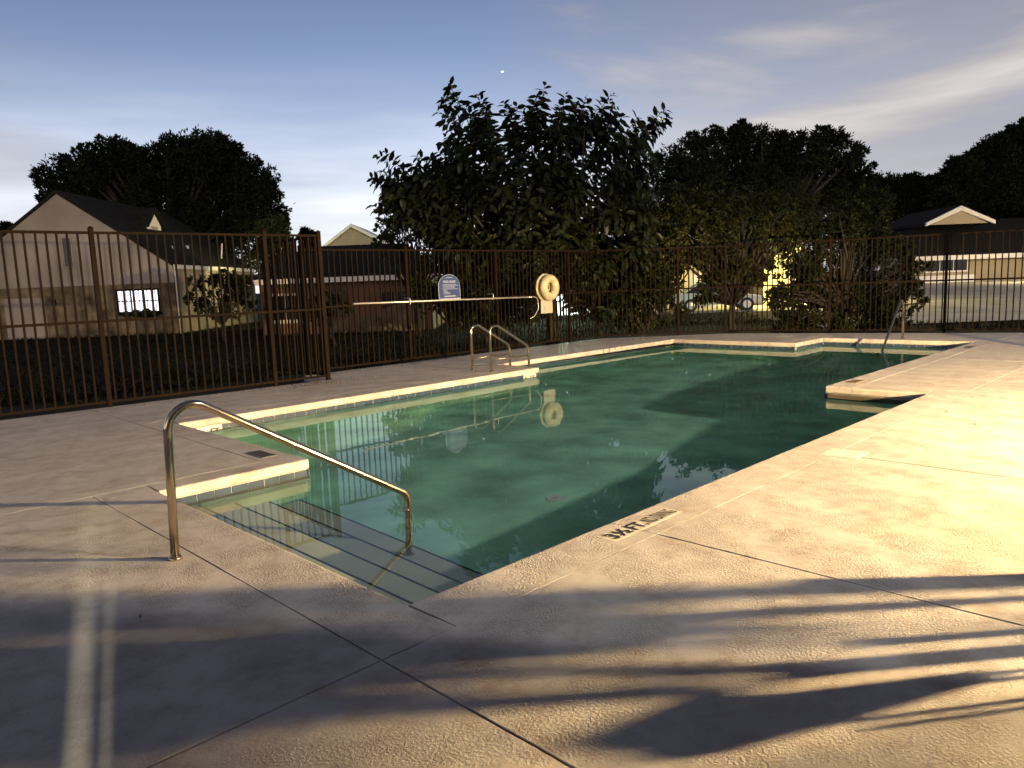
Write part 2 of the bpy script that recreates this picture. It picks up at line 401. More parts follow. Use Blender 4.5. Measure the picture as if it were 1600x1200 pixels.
G = 0.006
slab('coping', [(-.39, -.35), (-G / 2, -.35), (0, -.35), (0, 0), (0, V1), (0, 3.44), (-.39, 3.44)], {3})
slab('coping', [(G, -.35), (1.56, -.35), (1.56, 0), (G, 0)], {2})
slab('coping', [(1.56 + G, -.35), (4.10, -.35), (4.10, 0), (1.56 + G, 0)], {2})
slab('coping', [(4.10 + G, -.35), (8.07, -.35), (8.07, 0), (U5, 0), (4.10 + G, 0)], {3})
slab('coping', [(G, V1), (U1, V1), (U1, V2), (U1, 6.5), (.985, 6.5), (.985, 3.44), (G, 3.44)], {0, 1})
slab('coping', [(U1 + G, V2), (4.4, V2), (4.4, 6.5), (U1 + G, 6.5)], {0})
slab('coping', [(4.4 + G, V2), (U2, V2), (U2, 6.5), (4.4 + G, 6.5)], {0, 1})
slab('coping', [(7.21, 6.5 + G), (U2, 6.5 + G), (U2, V3), (U2, 7.56), (7.21, 7.56)], {1})
slab('coping', [(U2 + G, V3), (10.5, V3), (10.5, 7.56), (U2 + G, 7.56)], {0})
xk = 10.5 + G  # gaps between these short pieces stand in for fence picket shadows
while xk < 13.2:
    slab('coping', [(xk, V3), (min(xk + .195, U3), V3), (min(xk + .195, U3), 7.56), (xk, 7.56)], {0}); xk += .212
slab('coping', [(xk, V3), (13.77, V3), (13.77, 7.56), (xk, 7.56)])
slab('coping', [(U3, V4), (13.77, V4), (13.77, V3 - G), (U3, V3 - G)], {0, 3})
xk = 13.77 + G  # same spaced gaps here, in place of picket shadow lines
while xk < 14.7:
    slab('coping', [(xk, V4), (xk + .195, V4), (xk + .195, 4.54), (xk, 4.54)], {0}); xk += .212
slab('coping', [(xk, V4), (15.16, V4), (15.16, 4.54), (xk, 4.54)])
slab('coping', [(U4, V5), (15.16, V5), (15.16, V4 - G), (U4, V4 - G)], {3})
slab('coping', [(U5, .88), (15.16, .88), (15.16, V5 - G), (U4, V5 - G), (U5, V5 - G)], {3, 4})
slab('coping', [(U5, G), (8.07, G), (8.07, .88 - G), (U5, .88 - G)], {3})
fs = [
    [(-9, -3.5), (-3.2, -3.5), (-3.2, -.355), (-9, -.355)], [(-3.2 + G, -3.5), (-.396, -3.5), (-.396, -.355), (-3.2 + G, -.355)],
    [(-9, -.35), (-.396, -.35), (-.396, 3.44), (-9, 3.44)],
    [(-9, 3.446), (-3.2, 3.446), (-3.2, yF(-3.2)), (-9, yF(-9))], [(-3.2 + G, 3.446), (.977, 3.446), (.977, yF(.977)), (-3.2 + G, yF(-3.2))],
    [(.985, 6.51), (4.4, 6.51), (4.4, yF(4.4)), (.985, yF(.985))],
    [(4.4 + G, 6.51), (7.2, 6.51), (7.2, 9.14), (4.62, 9.14), (4.62, 8.2), (4.4 + G, 8.21)],
    [(7.2 + G, 7.57), (10.5, 7.57), (10.5, 9.13), (7.2 + G, 9.14)],
    [(10.5 + G, 7.57), (13.77, 7.57), (13.77, 8.38), (12.97, 9.12), (10.5 + G, 9.13)],
    [(13.78, 4.55), (16.15, 4.55), (15.37, 6.9), (13.78, 8.37)],
    [(15.17, .9), (17.30, .9), (16.15, 4.54), (15.17, 4.54)],
    [(15.17, -3.5), (18.65, -3.5), (17.30, .89), (15.17, .89)],
    [(-.39, -3.5), (1.56, -3.5), (1.56, -.355), (-.39, -.355)], [(1.568, -3.5), (4.10, -3.5), (4.10, -.355), (1.568, -.355)],
    [(4.108, -3.5), (6.64, -3.5), (6.64, -.355), (4.108, -.355)], [(6.648, -3.5), (9.18, -3.5), (9.18, -.355), (6.648, -.355)],
    [(9.188, -3.5), (11.72, -3.5), (11.72, -.355), (9.188, -.355)], [(11.728, -3.5), (15.16, -3.5), (15.16, -.355), (11.728, -.355)],
    [(8.08, -.35), (11.6, -.35), (11.6, .87), (8.08, .87)], [(11.61, -.35), (15.16, -.35), (15.16, .87), (11.61, .87)],
]
for p in fs: slab('slab', p)
# dark bed under the joints, with the pool cut out (a ring of strips)
bm = bmesh.new()
for x0, x1, y0, y1 in ((-9, -.05, -3.5, 9), (-.05, 7.65, -3.5, -.06), (7.65, 18.5, -3.5, 1.15), (-.05, 1.25, 3.25, 8.4), (1.25, 7.45, 6.25, 9), (7.45, 13.5, 7.3, 9), (13.5, 14.9, 4.3, 8), (14.9, 16.2, 1.15, 6)):
    bm_box(bm, x0, x1, y0, y1, -.14, -.092)
obj('bed', bm, M['earth'], deck)

pool = empty('swimming_pool'); tag(pool, kind='structure')
def floor_z(x):
    return float(np.interp(x, [0, 1.2, 4, 9, 13, 15], [-1.10, -1.10, -1.25, -2.2, -2.4, -2.1]))
ins = 0.03
# walls (shell) following the outline, set back under the coping
bm = bmesh.new()
def offset_outline(d):
    n = len(OUT); r = []
    for i in range(n):
        p0, p1, p2 = Vector(OUT[i - 1]), Vector(OUT[i]), Vector(OUT[(i + 1) % n])
        a = (p1 - p0).normalized(); b = (p2 - p1).normalized()
        na, nb = Vector((-a.y, a.x)), Vector((-b.y, b.x))     # outline runs clockwise: left side is outside
        r.append(p1 + (na + nb) * d)
    return r
oo = offset_outline(ins)
for i in range(len(oo)):
    a, b = oo[i], oo[(i + 1) % len(oo)]
    ks = max(1, int((b - a).length / 0.8))
    for k in range(ks):
        p, q = a.lerp(b, k / ks), a.lerp(b, (k + 1) / ks)
        bm.faces.new([bm.verts.new(v) for v in ((p.x, p.y, -.085), (q.x, q.y, -.085), (q.x, q.y, floor_z(q.x) - .05), (p.x, p.y, floor_z(p.x) - .05))])
obj('wall', bm, M['plaster'], pool)
bm = bmesh.new()
xs = np.linspace(-.2, 15, 39)
for a, b in zip(xs, xs[1:]):
    bm.faces.new([bm.verts.new(v) for v in ((a, -.2, floor_z(a)), (b, -.2, floor_z(b)), (b, 7.5, floor_z(b)), (a, 7.5, floor_z(a)))])
bmesh.ops.remove_doubles(bm, verts=bm.verts[:], dist=1e-4)
obj('floor', bm, M['plaster'], pool)
for k, (x, z) in enumerate(((.30, -.28), (.60, -.48), (.90, -.68), (1.20, -.88))):
    s = box('step', -.02, x, -.02, V1 + .02, floor_z(0) - .02, z, M['step'], pool)
    box('nosing', x - .012, x + .004, -.01, V1 + .01, z - .03, z + .004, M['trim'], s)
# water-line tiles as single pieces with pale grout behind
tile_me = None
def tile_run(p, q):
    global tile_me
    p, q = Vector(p), Vector(q); Lr = (q - p).length; n = max(1, round(Lr / .152)); w = Lr / n
    d = (q - p).normalized(); nrm = Vector((-d.y, d.x))           # outside; tiles face -nrm
    rz = math.atan2(d.y, d.x)
    bm = bmesh.new(); bm_box(bm, 0, Lr, .009, .02, -.25, -.0905)
    g = obj('grout', bm, M['grout'], pool); g.location = (p.x + nrm.x * .004, p.y + nrm.y * .004, 0); g.rotation_euler = (0, 0, rz)
    for k in range(n):
        if tile_me is None:
            bm = bmesh.new(); bm_box(bm, -.0742, .0742, -.004, .006, -.2445, -.0925)
            bmesh.ops.bevel(bm, geom=[e for e in bm.edges if abs(e.verts[0].co.y + .004) < 1e-5 and abs(e.verts[1].co.y + .004) < 1e-5], offset=.003, segments=1, affect='EDGES')
            tile_me = bpy.data.meshes.new('tile'); bm.to_mesh(tile_me); bm.free(); tile_me.materials.append(M['tile'])
        o = bpy.data.objects.new('tile', tile_me); link(o, pool)
        c = p + d * (w * (k + .5)) + nrm * (.012 + random.uniform(-.0006, .0006))
        o.location = (c.x, c.y, 0); o.rotation_euler = (0, random.uniform(-.004, .004), rz); o.scale = (w / .152, 1, 1)
for i in range(len(OUT)):
    a, b = OUT[i], OUT[(i + 1) % len(OUT)]
    d = (Vector(b) - Vector(a)).normalized(); nrm = Vector((-d.y, d.x))
    if nrm.x + nrm.y > 0: tile_run(a, b)         # the walls that face the viewer's corner
    else:
        bm = bmesh.new(); bm_box(bm, 0, (Vector(b) - Vector(a)).length, .004, .02, -.25, -.0905)
        g = obj('tile_band', bm, M['tile'], pool); g.location = (a[0], a[1], 0); g.rotation_euler = (0, 0, math.atan2(d.y, d.x))

bm = bmesh.new()
vs = [bm.verts.new((p.x, p.y, WZ)) for p in offset_outline(ins + .0)]
f = bm.faces.new(vs[::-1])
bm.normal_update()
if f.normal.z < 0: f.normal_flip()
f.smooth = True
d = bpy.data.meshes.new('water'); bm.to_mesh(d); bm.free(); d.materials.append(M['water'])
water = bpy.data.objects.new('water', d); link(water); tag(water, kind='structure')
water.cycles.is_caustics_caster = True
for o in pool.children_recursive:
    o.cycles.is_caustics_receiver = True

# ------------------------------------------------------------------ text helper
def text_mesh(body, size=1.0, bold=.032):
    c = bpy.data.curves.new('lettering', 'FONT'); c.body = body; c.size = size; c.extrude = 0.0; c.offset = bold; c.align_x = 'CENTER'; c.align_y = 'CENTER'
    o = bpy.data.objects.new('tmp', c); COL.objects.link(o)
    dg = bpy.context.evaluated_depsgraph_get(); me = bpy.data.meshes.new_from_object(o.evaluated_get(dg))
    bpy.data.objects.remove(o); return me
def text_on(body, center, u, v, width, height, mt, parent, name='lettering', bold=.032):
    """lettering fitted to width x height, centred on a point with in-plane axes u (reading) and v (up)"""
    me = text_mesh(body, 1.0, bold); u, v = Vector(u).normalized(), Vector(v).normalized()
    co = np.array([x.co[:] for x in me.vertices]); mn, mxx = co.min(0), co.max(0); c = (mn + mxx) / 2; s = mxx - mn
    pts = [Vector(center) + u * ((p[0] - c[0]) / s[0] * width) + v * ((p[1] - c[1]) / s[1] * height) for p in co]
    for k, x in enumerate(me.vertices): x.co = pts[k]
    me.materials.clear(); me.materials.append(mt)
    return obj(name, me, mt, parent)

def deck_marker(x0, x1, y0, y1, label, rz_text=0):
    pass
# deck depth marker in front
t_ = empty('depth_marker', (1.66, -.17, 0)); tag(t_, 'long white deck plate with black depth and no diving lettering', 'depth marker', 'deck depth markers')
box('plate', -.36, .36, -.07, .07, .0, .0008, mat('cream_plate', (.50, .46, .40), .6, var=.15, vscale=12), t_)
text_on('3½', (-.235, 0, .003), (1, 0, 0), (0, 1, 0), .185, .105, M['black'], t_)
text_on('FT.', (-.045, 0, .003), (1, 0, 0), (0, 1, 0), .145, .105, M['black'], t_)
text_on('NO DIVING', (.19, 0, .003), (1, 0, 0), (0, 1, 0), .29, .105, M['black'], t_, bold=.018)
t_.rotation_euler = (0, 0, R(1.0))
for loc, rz, lab, cat_ in (((1.12, 3.73, 0), 90, 'deck plate in shadow grey with faded lettering on the near peninsula', 'depth marker'),
                           ((8.33, 1.06, 0), 0, 'brown deck plate with faded lettering on the far peninsula', 'depth marker')):
    e = empty('depth_marker', loc, R(rz)); tag(e, lab, cat_, 'deck depth markers')
    mt = mat('toned_plate', (0.10, 0.095, 0.09) if rz else (0.20, 0.13, 0.07), 0.6, var=0.4, vscale=18)  # near plate's dark grey has the shadow put into its colour
    box('plate', -.17, .17, -.075, .075, 0, .004, mt, e)
    for k in range(3):
        box('rib', -.15, .15, -.05 + k * .04, -.035 + k * .04, .004, .006, M['black'], e)
e = empty('drain_plate', (13.66, 1.02, 0)); tag(e, 'small dark drain plate on the far deck corner', 'drain')
box('plate', -.2, .2, -.05, .05, 0, .004, M['trim'], e)
for k in range(6): box('slat', -.18 + k * .062, -.14 + k * .062, -.04, .04, .004, .007, M['trim'], e)
e = empty('skimmer_cover', (4.16, -.42, 0), R(2)); tag(e, 'pale square skimmer lid beside the deck joint', 'skimmer lid')
cp_ = mat('cover_plate', (.52, .48, .43), .6, var=.12, vscale=10)
box('frame', -.15, .15, -.15, .15, 0, .0012, cp_, e); box('lid', -.13, .13, -.13, .13, .0012, .0026, cp_, e)

def wall_marker(x, y, body, label):
    e = empty('wall_depth_marker', (x, y, -.165)); tag(e, label, 'depth marker', 'depth markers on the pool wall')
    box('plate', -.155, .155, -.008, .02, -.075, .0725, M['plate'], e)
    text_on(body[0], (-.10 if len(body) > 1 else 0, -.0095, 0), (1, 0, 0), (0, 0, 1), .075, .085, M['black'], e)
    if len(body) > 1: text_on(body[1], (.07, -.0095, 0), (1, 0, 0), (0, 0, 1), .12, .085, M['black'], e)
wall_marker(1.66, V2 + .008, ('3½', 'FT'), 'white wall depth marker half hidden behind the near peninsula')
wall_marker(7.30, V2 + .008, ('5', 'FT'), 'white wall depth marker under the coping below the ladder')
wall_marker(13.24, V3 + .008, ('5', 'FT'), 'white wall depth marker in the far corner of the pool')
e = empty('skimmer', (10.62, V3, -.16)); tag(e, 'dark skimmer mouth in the tile band of the far wall', 'skimmer')
box('frame', -.14, .14, -.006, .012, -.08, .068, M['tile'], e); box('mouth', -.10, .10, -.009, -.006, -.06, .05, M['black'], e)
e = empty('floor_inlet', (2.9, 1.66, floor_z(2.9))); tag(e, 'white round fitting on the pool floor', 'pool inlet')
bm = bmesh.new(); bmesh.ops.create_cone(bm, cap_ends=True, segments=24, radius1=.095, radius2=.08, depth=.03); o = obj('cover', bm, mat('bright_plastic', (.93, .93, .90), .5), e); o.location = (0, 0, .02)
bm = bmesh.new(); bmesh.ops.create_cone(bm, cap_ends=True, segments=16, radius1=.03, radius2=.03, depth=.02); o2 = obj('nozzle', bm, M['white'], e); o2.location = (0, 0, .04)
for q_ in (o, o2): q_.cycles.is_caustics_receiver = True; q_.data.polygons.foreach_set("use_smooth", [False] * len(q_.data.polygons))

# ------------------------------------------------------------------ handrails and ladder
def flange(parent, p):
    bm = bmesh.new(); bmesh.ops.create_cone(bm, cap_ends=True, segments=24, radius1=.042, radius2=.032, depth=.018)
    o = obj('flange', bm, M['steel'], parent, True); o.location = (p[0], p[1], p[2] + .009)
e = empty('stair_handrail', (-.50, 1.48, 0)); tag(e, 'large polished steel handrail leaning into the near pool steps', 'handrail', 'pool handrails')
rail = fillet([(0, .05, 0), (.02, 0, .99), (1.60, -.03, .03), (1.58, -.03, -.88)], [.14, .10], 9)
tube('rail', rail, .0245, M['steel'], e, 20); flange(e, (0, .05, 0))
bm = bmesh.new(); bm_tube(bm, [(1.58, -.03, -.075), (1.58, -.03, -.088)], .0258, 20); obj('sleeve', bm, M['steel'], e)
flange(e, (1.58, -.03, -.88))
e = empty('stair_handrail', (15.08, 2.62, 0)); tag(e, 'distant slim steel handrail standing at the far end of the pool', 'handrail', 'pool handrails')
tube('rail', fillet([(0, 0, 0), (-.03, 0, .98), (-1.45, 0, -.40), (-1.45, 0, -.9)], [.13, .1], 7), .0245, M['steel'], e, 12); flange(e, (0, 0, 0))
e = empty('pool_ladder', (7.1, 6.72, 0)); tag(e, 'twin steel grab rail ladder over the far pool edge', 'ladder')
for yy in (.24, -.24):
    r_ = tube('grab_rail', fillet([(-.42, yy, 0), (-.42, yy, .76), (-.25, yy, .78), (.50, yy, .36), (.53, yy, -.9)], [.10, .12, .10], 6), .021, M['steel'], e, 14)
    tube('brace', [(-.42, yy, .2), (.53, yy, .2)], .014, M['steel'], r_, 8)
    flange(e, (-.42, yy, 0))
for z in (-.28, -.55, -.82):
    box('tread', .50, .58, -.24, .24, z - .015, z + .015, M['steel'], e)

# ------------------------------------------------------------------ fences
picket_meshes = {}
def fence(name, p, q, h, label, posts, pitch=.122, mid=1.2, cat='fence', group='metal picket fences round the pool', z0=0.0):
    p, q = Vector(p), Vector(q); Lr = (q - p).length; rz = math.atan2(q.y - p.y, q.x - p.x)
    e = empty(name, (p.x, p.y, z0), rz); tag(e, label, cat, group)
    key = round(h, 2)
    if key not in picket_meshes:
        bm = bmesh.new(); bm_box(bm, -.0125, .0125, -.0125, .0125, .05, h - .02)
        bmesh.ops.bevel(bm, geom=[x for x in bm.edges if abs(x.verts[0].co.z - x.verts[1].co.z) > .5], offset=.002, segments=1, affect='EDGES')
        me = bpy.data.meshes.new('picket'); bm.to_mesh(me); bm.free(); me.materials.append(M['fence']); picket_meshes[key] = me
    for z in (h, mid, .09):
        box('rail', 0, Lr, -.0165, .0165, z - .036, z, M['fence'], e, .003)
    for x in posts:
        o = box('post', x - .03, x + .03, -.031, .031, -.05, h + .04, M['fence'], e, .004)
        bm = bmesh.new(); bmesh.ops.create_cone(bm, cap_ends=True, segments=4, radius1=.053, radius2=.006, depth=.03, matrix=Matrix.Translation((x, 0, h + .056)) @ Matrix.Rotation(R(45), 4, 'Z'))
        obj('cap', bm, M['fence'], o)
    n = int(Lr / pitch); off = (Lr - n * pitch) / 2 + pitch / 2
    for k in range(n):
        x = off + k * pitch
        if any(abs(x - a) < .045 for a in posts): continue
        o = bpy.data.objects.new('picket', picket_meshes[key]); link(o, e)
        o.location = (x, random.uniform(-.001, .001), random.uniform(-.003, .003)); o.rotation_euler = (random.uniform(-.003, .003), random.uniform(-.003, .003), 0)
    return e
fa = Vector((-6.08, yF(-6.08))); fb = Vector((4.58, yF(4.58)))
LA = (fb - fa).length
fence('picket_fence', fa, fb, 2.39, 'tall bronze picket fence in front of the gabled house', [LA - .03 - k * 2.44 if k != 1 else LA - .95 for k in (0, 1)] + [LA - 3.35, LA - 5.79, LA - 8.2, .03])
fence('picket_fence', (4.60, 8.24), (4.66, 10.5), 2.39, 'short picket fence return receding from the end post', [])
fence('picket_fence', (4.72, 9.18), (12.94, 9.16), 2.22, 'long dark picket fence behind the ladder and ring buoy', [.03, 2.3, 4.72, 7.14])
D1, D2 = Vector((12.97, 9.15)), Vector((15.40, 6.93))
LD = (D2 - D1).length
fence('picket_fence', D1, D2, 2.22, 'lamplit angled picket fence section right of the ring buoy', [.03, LD * .62, LD - .03])
F1, F2 = Vector((15.42, 6.90)), Vector((18.70, -3.55)); LF = (F2 - F1).length
fence('picket_fence', F1, F2, 2.22, 'black picket fence at the far end before the lit paving', [2.4 * k for k in (1, 2, 3, 4)])
fence('picket_fence', (9.4, -3.62), (18.65, -3.60), 2.0, 'picket fence along the open side of the deck with a gate gap', [.03, 2.44, 4.88, 7.32])

# ------------------------------------------------------------------ things on the back fence
e = empty('rules_sign', (8.02, 9.10, 1.19)); tag(e, 'blue arched pool rules sign with white lettering on the fence', 'sign')
def arch(w, h, y, n=14):
    r = w / 2; pts = [(-r, y, 0), (r, y, 0)]
    c = h - r * .82
    return pts + [(r * math.cos(math.pi * k / n), y, c + r * .82 * math.sin(math.pi * k / n)) for k in range(n + 1)]
prism('border', arch(.58, .52, -.030), (0, .012, 0), M['signwhite'], e)
prism('board', [(p[0] * .955, p[1], .035 + (p[2] - 0) * .92) for p in arch(.58, .52, -.034)], (0, .004, 0), M['blue'], e)
text_on('POOL RULES', (0, -.036, .375), (1, 0, 0), (0, 0, 1), .33, .045, M['signwhite'], e)
for k, (w, xo) in enumerate(((.36, 0), (.43, .02), (.33, -.02), (.32, -.02), (.41, .01), (.10, -.13), (.12, -.11), (.18, -.09), (.20, -.08))):
    box('print_line', xo - w / 2, xo + w / 2, -.0365, -.034, .315 - k * .024, .3215 - k * .024, M['signwhite'], e)
box('print_line', -.15, .15, -.0365, -.034, .07, .086, M['signwhite'], e); box('print_line', -.09, .09, -.0365, -.034, .45, .459, M['signwhite'], e)
box('bracket', -.11, .11, -.02, -.002, -.03, .0, M['fence'], e)

e = empty('rescue_pole', (5.65, 9.0, 1.21)); tag(e, 'long thin aluminium shepherd hook rescue pole hung along the fence', 'rescue pole')
tube('pole', [(0, 0, .01), (2.3, 0, -.02), (4.62, 0, -.055)], .017, M['alu'], e, 10)
tube('hook', fillet([(4.62, 0, -.055), (4.93, 0, -.06), (4.95, 0, -.34), (4.80, 0, -.50), (4.66, 0, -.54)], [.12, .12, .05], 6), .008, M['alu'], e, 8)
for x in (1.27, 3.5):
    tube('bracket', fillet([(x, .15, .06), (x, -.035, .06), (x, -.035, -.06), (x, .0, -.06)], [.02, .015], 4), .008, M['alu'], e, 8)

e = empty('ring_buoy', (11.02, 9.02, 1.35)); tag(e, 'round cream life ring hanging on a white backing disc', 'ring buoy')
bm = bmesh.new(); Rm, rm = .205, .098; nu, nv = 40, 16
gv = [[bm.verts.new(((Rm + rm * math.cos(2 * math.pi * j / nv)) * math.cos(2 * math.pi * i / nu), rm * .95 * math.sin(2 * math.pi * j / nv), (Rm + rm * math.cos(2 * math.pi * j / nv)) * math.sin(2 * math.pi * i / nu))) for j in range(nv)] for i in range(nu)]
for i in range(nu):
    for j in range(nv):
        bm.faces.new((gv[i][j], gv[(i + 1) % nu][j], gv[(i + 1) % nu][(j + 1) % nv], gv[i][(j + 1) % nv]))
obj('ring', bm, M['foam'], e, True)
bm = bmesh.new(); bmesh.ops.create_cone(bm, cap_ends=True, segments=32, radius1=.325, radius2=.325, depth=.02, matrix=Matrix.Translation((-.01, .12, 0)) @ Matrix.Rotation(R(90), 4, 'X'))
obj('backing_board', bm, M['foam'], e)
bm = bmesh.new(); bmesh.ops.create_uvsphere(bm, u_segments=16, v_segments=10, radius=.05, matrix=Matrix.Translation((0, .05, 0)) @ Matrix.Scale(.6, 4, (0, 1, 0)))
obj('hub', bm, mat('brown_plastic', (.16, .07, .04), .35), e, True)
tube('rope', [(.02, -.096, -.29), (.0, -.105, -.2), (.02, -.08, -.11)], .005, M['grout'], e, 6)

e = empty('notice_sheet', (10.96, 9.08, .755)); tag(e, 'white instruction sheet fixed to the fence below the life ring', 'notice')
box('sheet', -.2, .2, -.012, 0, 0, .30, M['paper'], e)
gm = mat('grey_print', (.30, .27, .22), .6)
box('print_line', -.18, .18, -.0135, -.012, .255, .268, gm, e)
for k in range(3): box('print_line', -.17, .17, -.0135, -.012, .06 + k * .06, .063 + k * .06, gm, e)
for x in (-.07, .07): box('print_line', x - .002, x + .002, -.0135, -.012, .03, .23, gm, e)
box('pictogram', -.10, -.04, -.0135, -.012, .10, .17, gm, e)

# ------------------------------------------------------------------ houses
def frame_at(lat, depth, z=0.0):
    """ground frame of a house: x' to the viewer's right, y' away"""
    p = CAM + RGT * lat + FWD * depth; return Vector((p.x, p.y, z))
RZ = math.atan2(RGT.y, RGT.x)
def gable_roof(name, half, z_eave, z_ridge, y0, y1, over, mt, parent, x0=0.0, th=.16):
    bm = bmesh.new(); k = (z_ridge - z_eave) / half
    for s in (-1, 1):
        a = [(x0, y0 - over, z_ridge + .02), (x0 + s * (half + over), y0 - over, z_eave - k * over + .02), (x0 + s * (half + over), y0 - over, z_eave - k * over + .02 + th), (x0, y0 - over, z_ridge + .02 + th)]
        bm_prism(bm, a, (0, y1 - y0 + 2 * over, 0))
    return obj(name, bm, mt, parent)
def window(parent, x0, x1, z0, z1, y, glass, fr, nx=2, nz=1, sill=True, name='window'):
    w = box(name, x0 - .07, x1 + .07, y - .05, y + .02, z1, z1 + .09, fr, parent)
    bm = bmesh.new(); bm_box(bm, x0 - .07, x0, y - .05, y + .02, z0, z1 - .002); bm_box(bm, x1, x1 + .07, y - .05, y + .02, z0, z1 - .002); bm_box(bm, x0 - .07, x1 + .07, y - .05, y + .02, z0 - .08, z0 - .002)
    obj('frame', bm, fr, w)
    box('pane', x0, x1, y - .012, y - .004, z0, z1, glass, w)
    bm = bmesh.new()
    for k in range(1, nx):
        x = x0 + (x1 - x0) * k / nx; bm_box(bm, x - .03, x + .03, y - .035, y - .014, z0 + .002, z1 - .002)
    for k in range(1, nz):
        z = z0 + (z1 - z0) * k / nz; bm_box(bm, x0 + .002, x1 - .002, y - .032, y - .0135, z - .022, z + .022)
    if len(bm.verts): obj('muntin', bm, fr, w)
    else: bm.free()
    if sill: box('sill', x0 - .12, x1 + .12, y - .12, y - .001, z0 - .15, z0 - .082, fr, w)
    return w

# house with the tall gable, left
e = empty('gable_house', frame_at(-21.0, 36, 0), RZ); tag(e, 'big house with grey stucco gable wall behind the left fence', 'house')
hw, ze, zr, zb, dep = 5.1, 2.88, 6.40, -.5, 11.2
SPL = 2.10
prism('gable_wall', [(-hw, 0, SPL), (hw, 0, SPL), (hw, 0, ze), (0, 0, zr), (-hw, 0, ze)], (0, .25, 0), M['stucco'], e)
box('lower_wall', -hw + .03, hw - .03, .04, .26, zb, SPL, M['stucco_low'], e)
box('side_wall', hw - .25, hw, .252, dep, zb, ze, M['siding'], e); box('side_wall', -hw, -hw + .25, .252, dep, zb, ze, M['stucco'], e)
prism('rear_wall', [(-hw, dep, zb), (hw, dep, zb), (hw, dep, ze), (0, dep, zr), (-hw, dep, ze)], (0, .25, 0), M['stucco'], e)
rf = gable_roof('roof', hw, ze, zr, 0, dep, .06, M['roof'], e)
bm = bmesh.new()
bm_box(bm, hw + .075, hw + .11, -.05, dep + .05, ze - .14, ze + .06); obj('fascia', bm, M['trimw'], e)
lit = mat('lit_curtains', (.8, .8, .8), .8, emit=(0.86, 0.92, 1.0), estr=2.2)
# lit window with curtains: emission broken by folds
t = lit.node_tree; b = t.nodes['Principled BSDF']; wv = N(t, 'ShaderNodeTexWave', wave_type='BANDS', bands_direction='X'); wv.inputs['Scale'].default_value = 1.6; wv.inputs['Distortion'].default_value = 3.0; wv.inputs['Detail'].default_value = 2
tcx = N(t, 'ShaderNodeTexCoord'); mrr = N(t, 'ShaderNodeMapRange'); mrr.inputs['To Min'].default_value = .35; mrr.inputs['To Max'].default_value = 2.4
t.links.new(tcx.outputs['Object'], wv.inputs['Vector']); t.links.new(wv.outputs['Fac'], mrr.inputs['Value']); t.links.new(mrr.outputs['Result'], b.inputs['Emission Strength'])
w = window(e, 2.35, 4.25, .80, 1.78, .04, lit, M['fence'], 3, 2)
for x, z, s in ((2.8, .74, .26), (3.25, .76, .34), (3.75, .74, .42), (4.1, .72, .26)):
    bm = bmesh.new(); bmesh.ops.create_uvsphere(bm, u_segments=10, v_segments=6, radius=s * .6, matrix=Matrix.Translation((x, -.2, z - .05))); obj('pot_plant', bm, M['shrub'], w)
window(e, .05, .42, 3.05, 4.35, 0, M['pane'], M['stucco'], 1, 1, False)
gd = box('garage_door', -3.1, -1.15, .0, .038, zb, 1.62, M['stucco'], e)
for k in range(4): box('panel', -3.02, -1.23, -.018, -.001, zb + .08 + k * .52, zb + .52 + k * .52, M['stucco'], gd)
box('wall_lamp', -.75, -.62, -.10, .038, 1.25, 1.5, M['fence'], e)
# dormer on the right-hand slope
xd, yd = 2.25, 4.6
dm = box('dormer', .6, xd, yd - .75, yd + .75, 3.9, 5.35, M['trimw'], e)
prism('front', [(xd + .001, yd - .78, 4.35), (xd + .001, yd + .78, 4.35), (xd + .001, yd + .78, 5.2), (xd + .001, yd, 5.95), (xd + .001, yd - .78, 5.2)], (.06, 0, 0), M['trimw'], dm)
bm = bmesh.new()
for s in (-1, 1): bm_prism(bm, [(.2, yd, 6.0), (.2, yd + s * 1.0, 5.05), (.2, yd + s * 1.0, 5.17), (.2, yd, 6.12)], (xd + .05, 0, 0))
obj('dormer_roof', bm, M['roof'], dm)
bm = bmesh.new(); bm_box(bm, xd + .064, xd + .08, yd - .36, yd + .36, 4.45, 5.15); obj('pane', bm, M['siding'], dm)
for x, y in ((3.9, 3.0), (3.7, 5.2)):
    tube('vent', [(x, y, ze + (hw - x) * .69 - .05), (x, y, ze + (hw - x) * .69 + .30)], .09, M['alu'], e, 10)
tube('flue_pipe', [(4.4, 8.0, 3.2), (4.55, 8.0, 4.35)], .05, M['trimw'], e, 8)
tube('downspout', [(hw + .04, .14, ze - .1), (hw + .04, .14, zb)], .045, M['trimw'], e, 6)
porch = box('porch_roof', hw + .12, hw + 3.6, 6.5, dep, 2.35, 2.5, M['roof'], e)

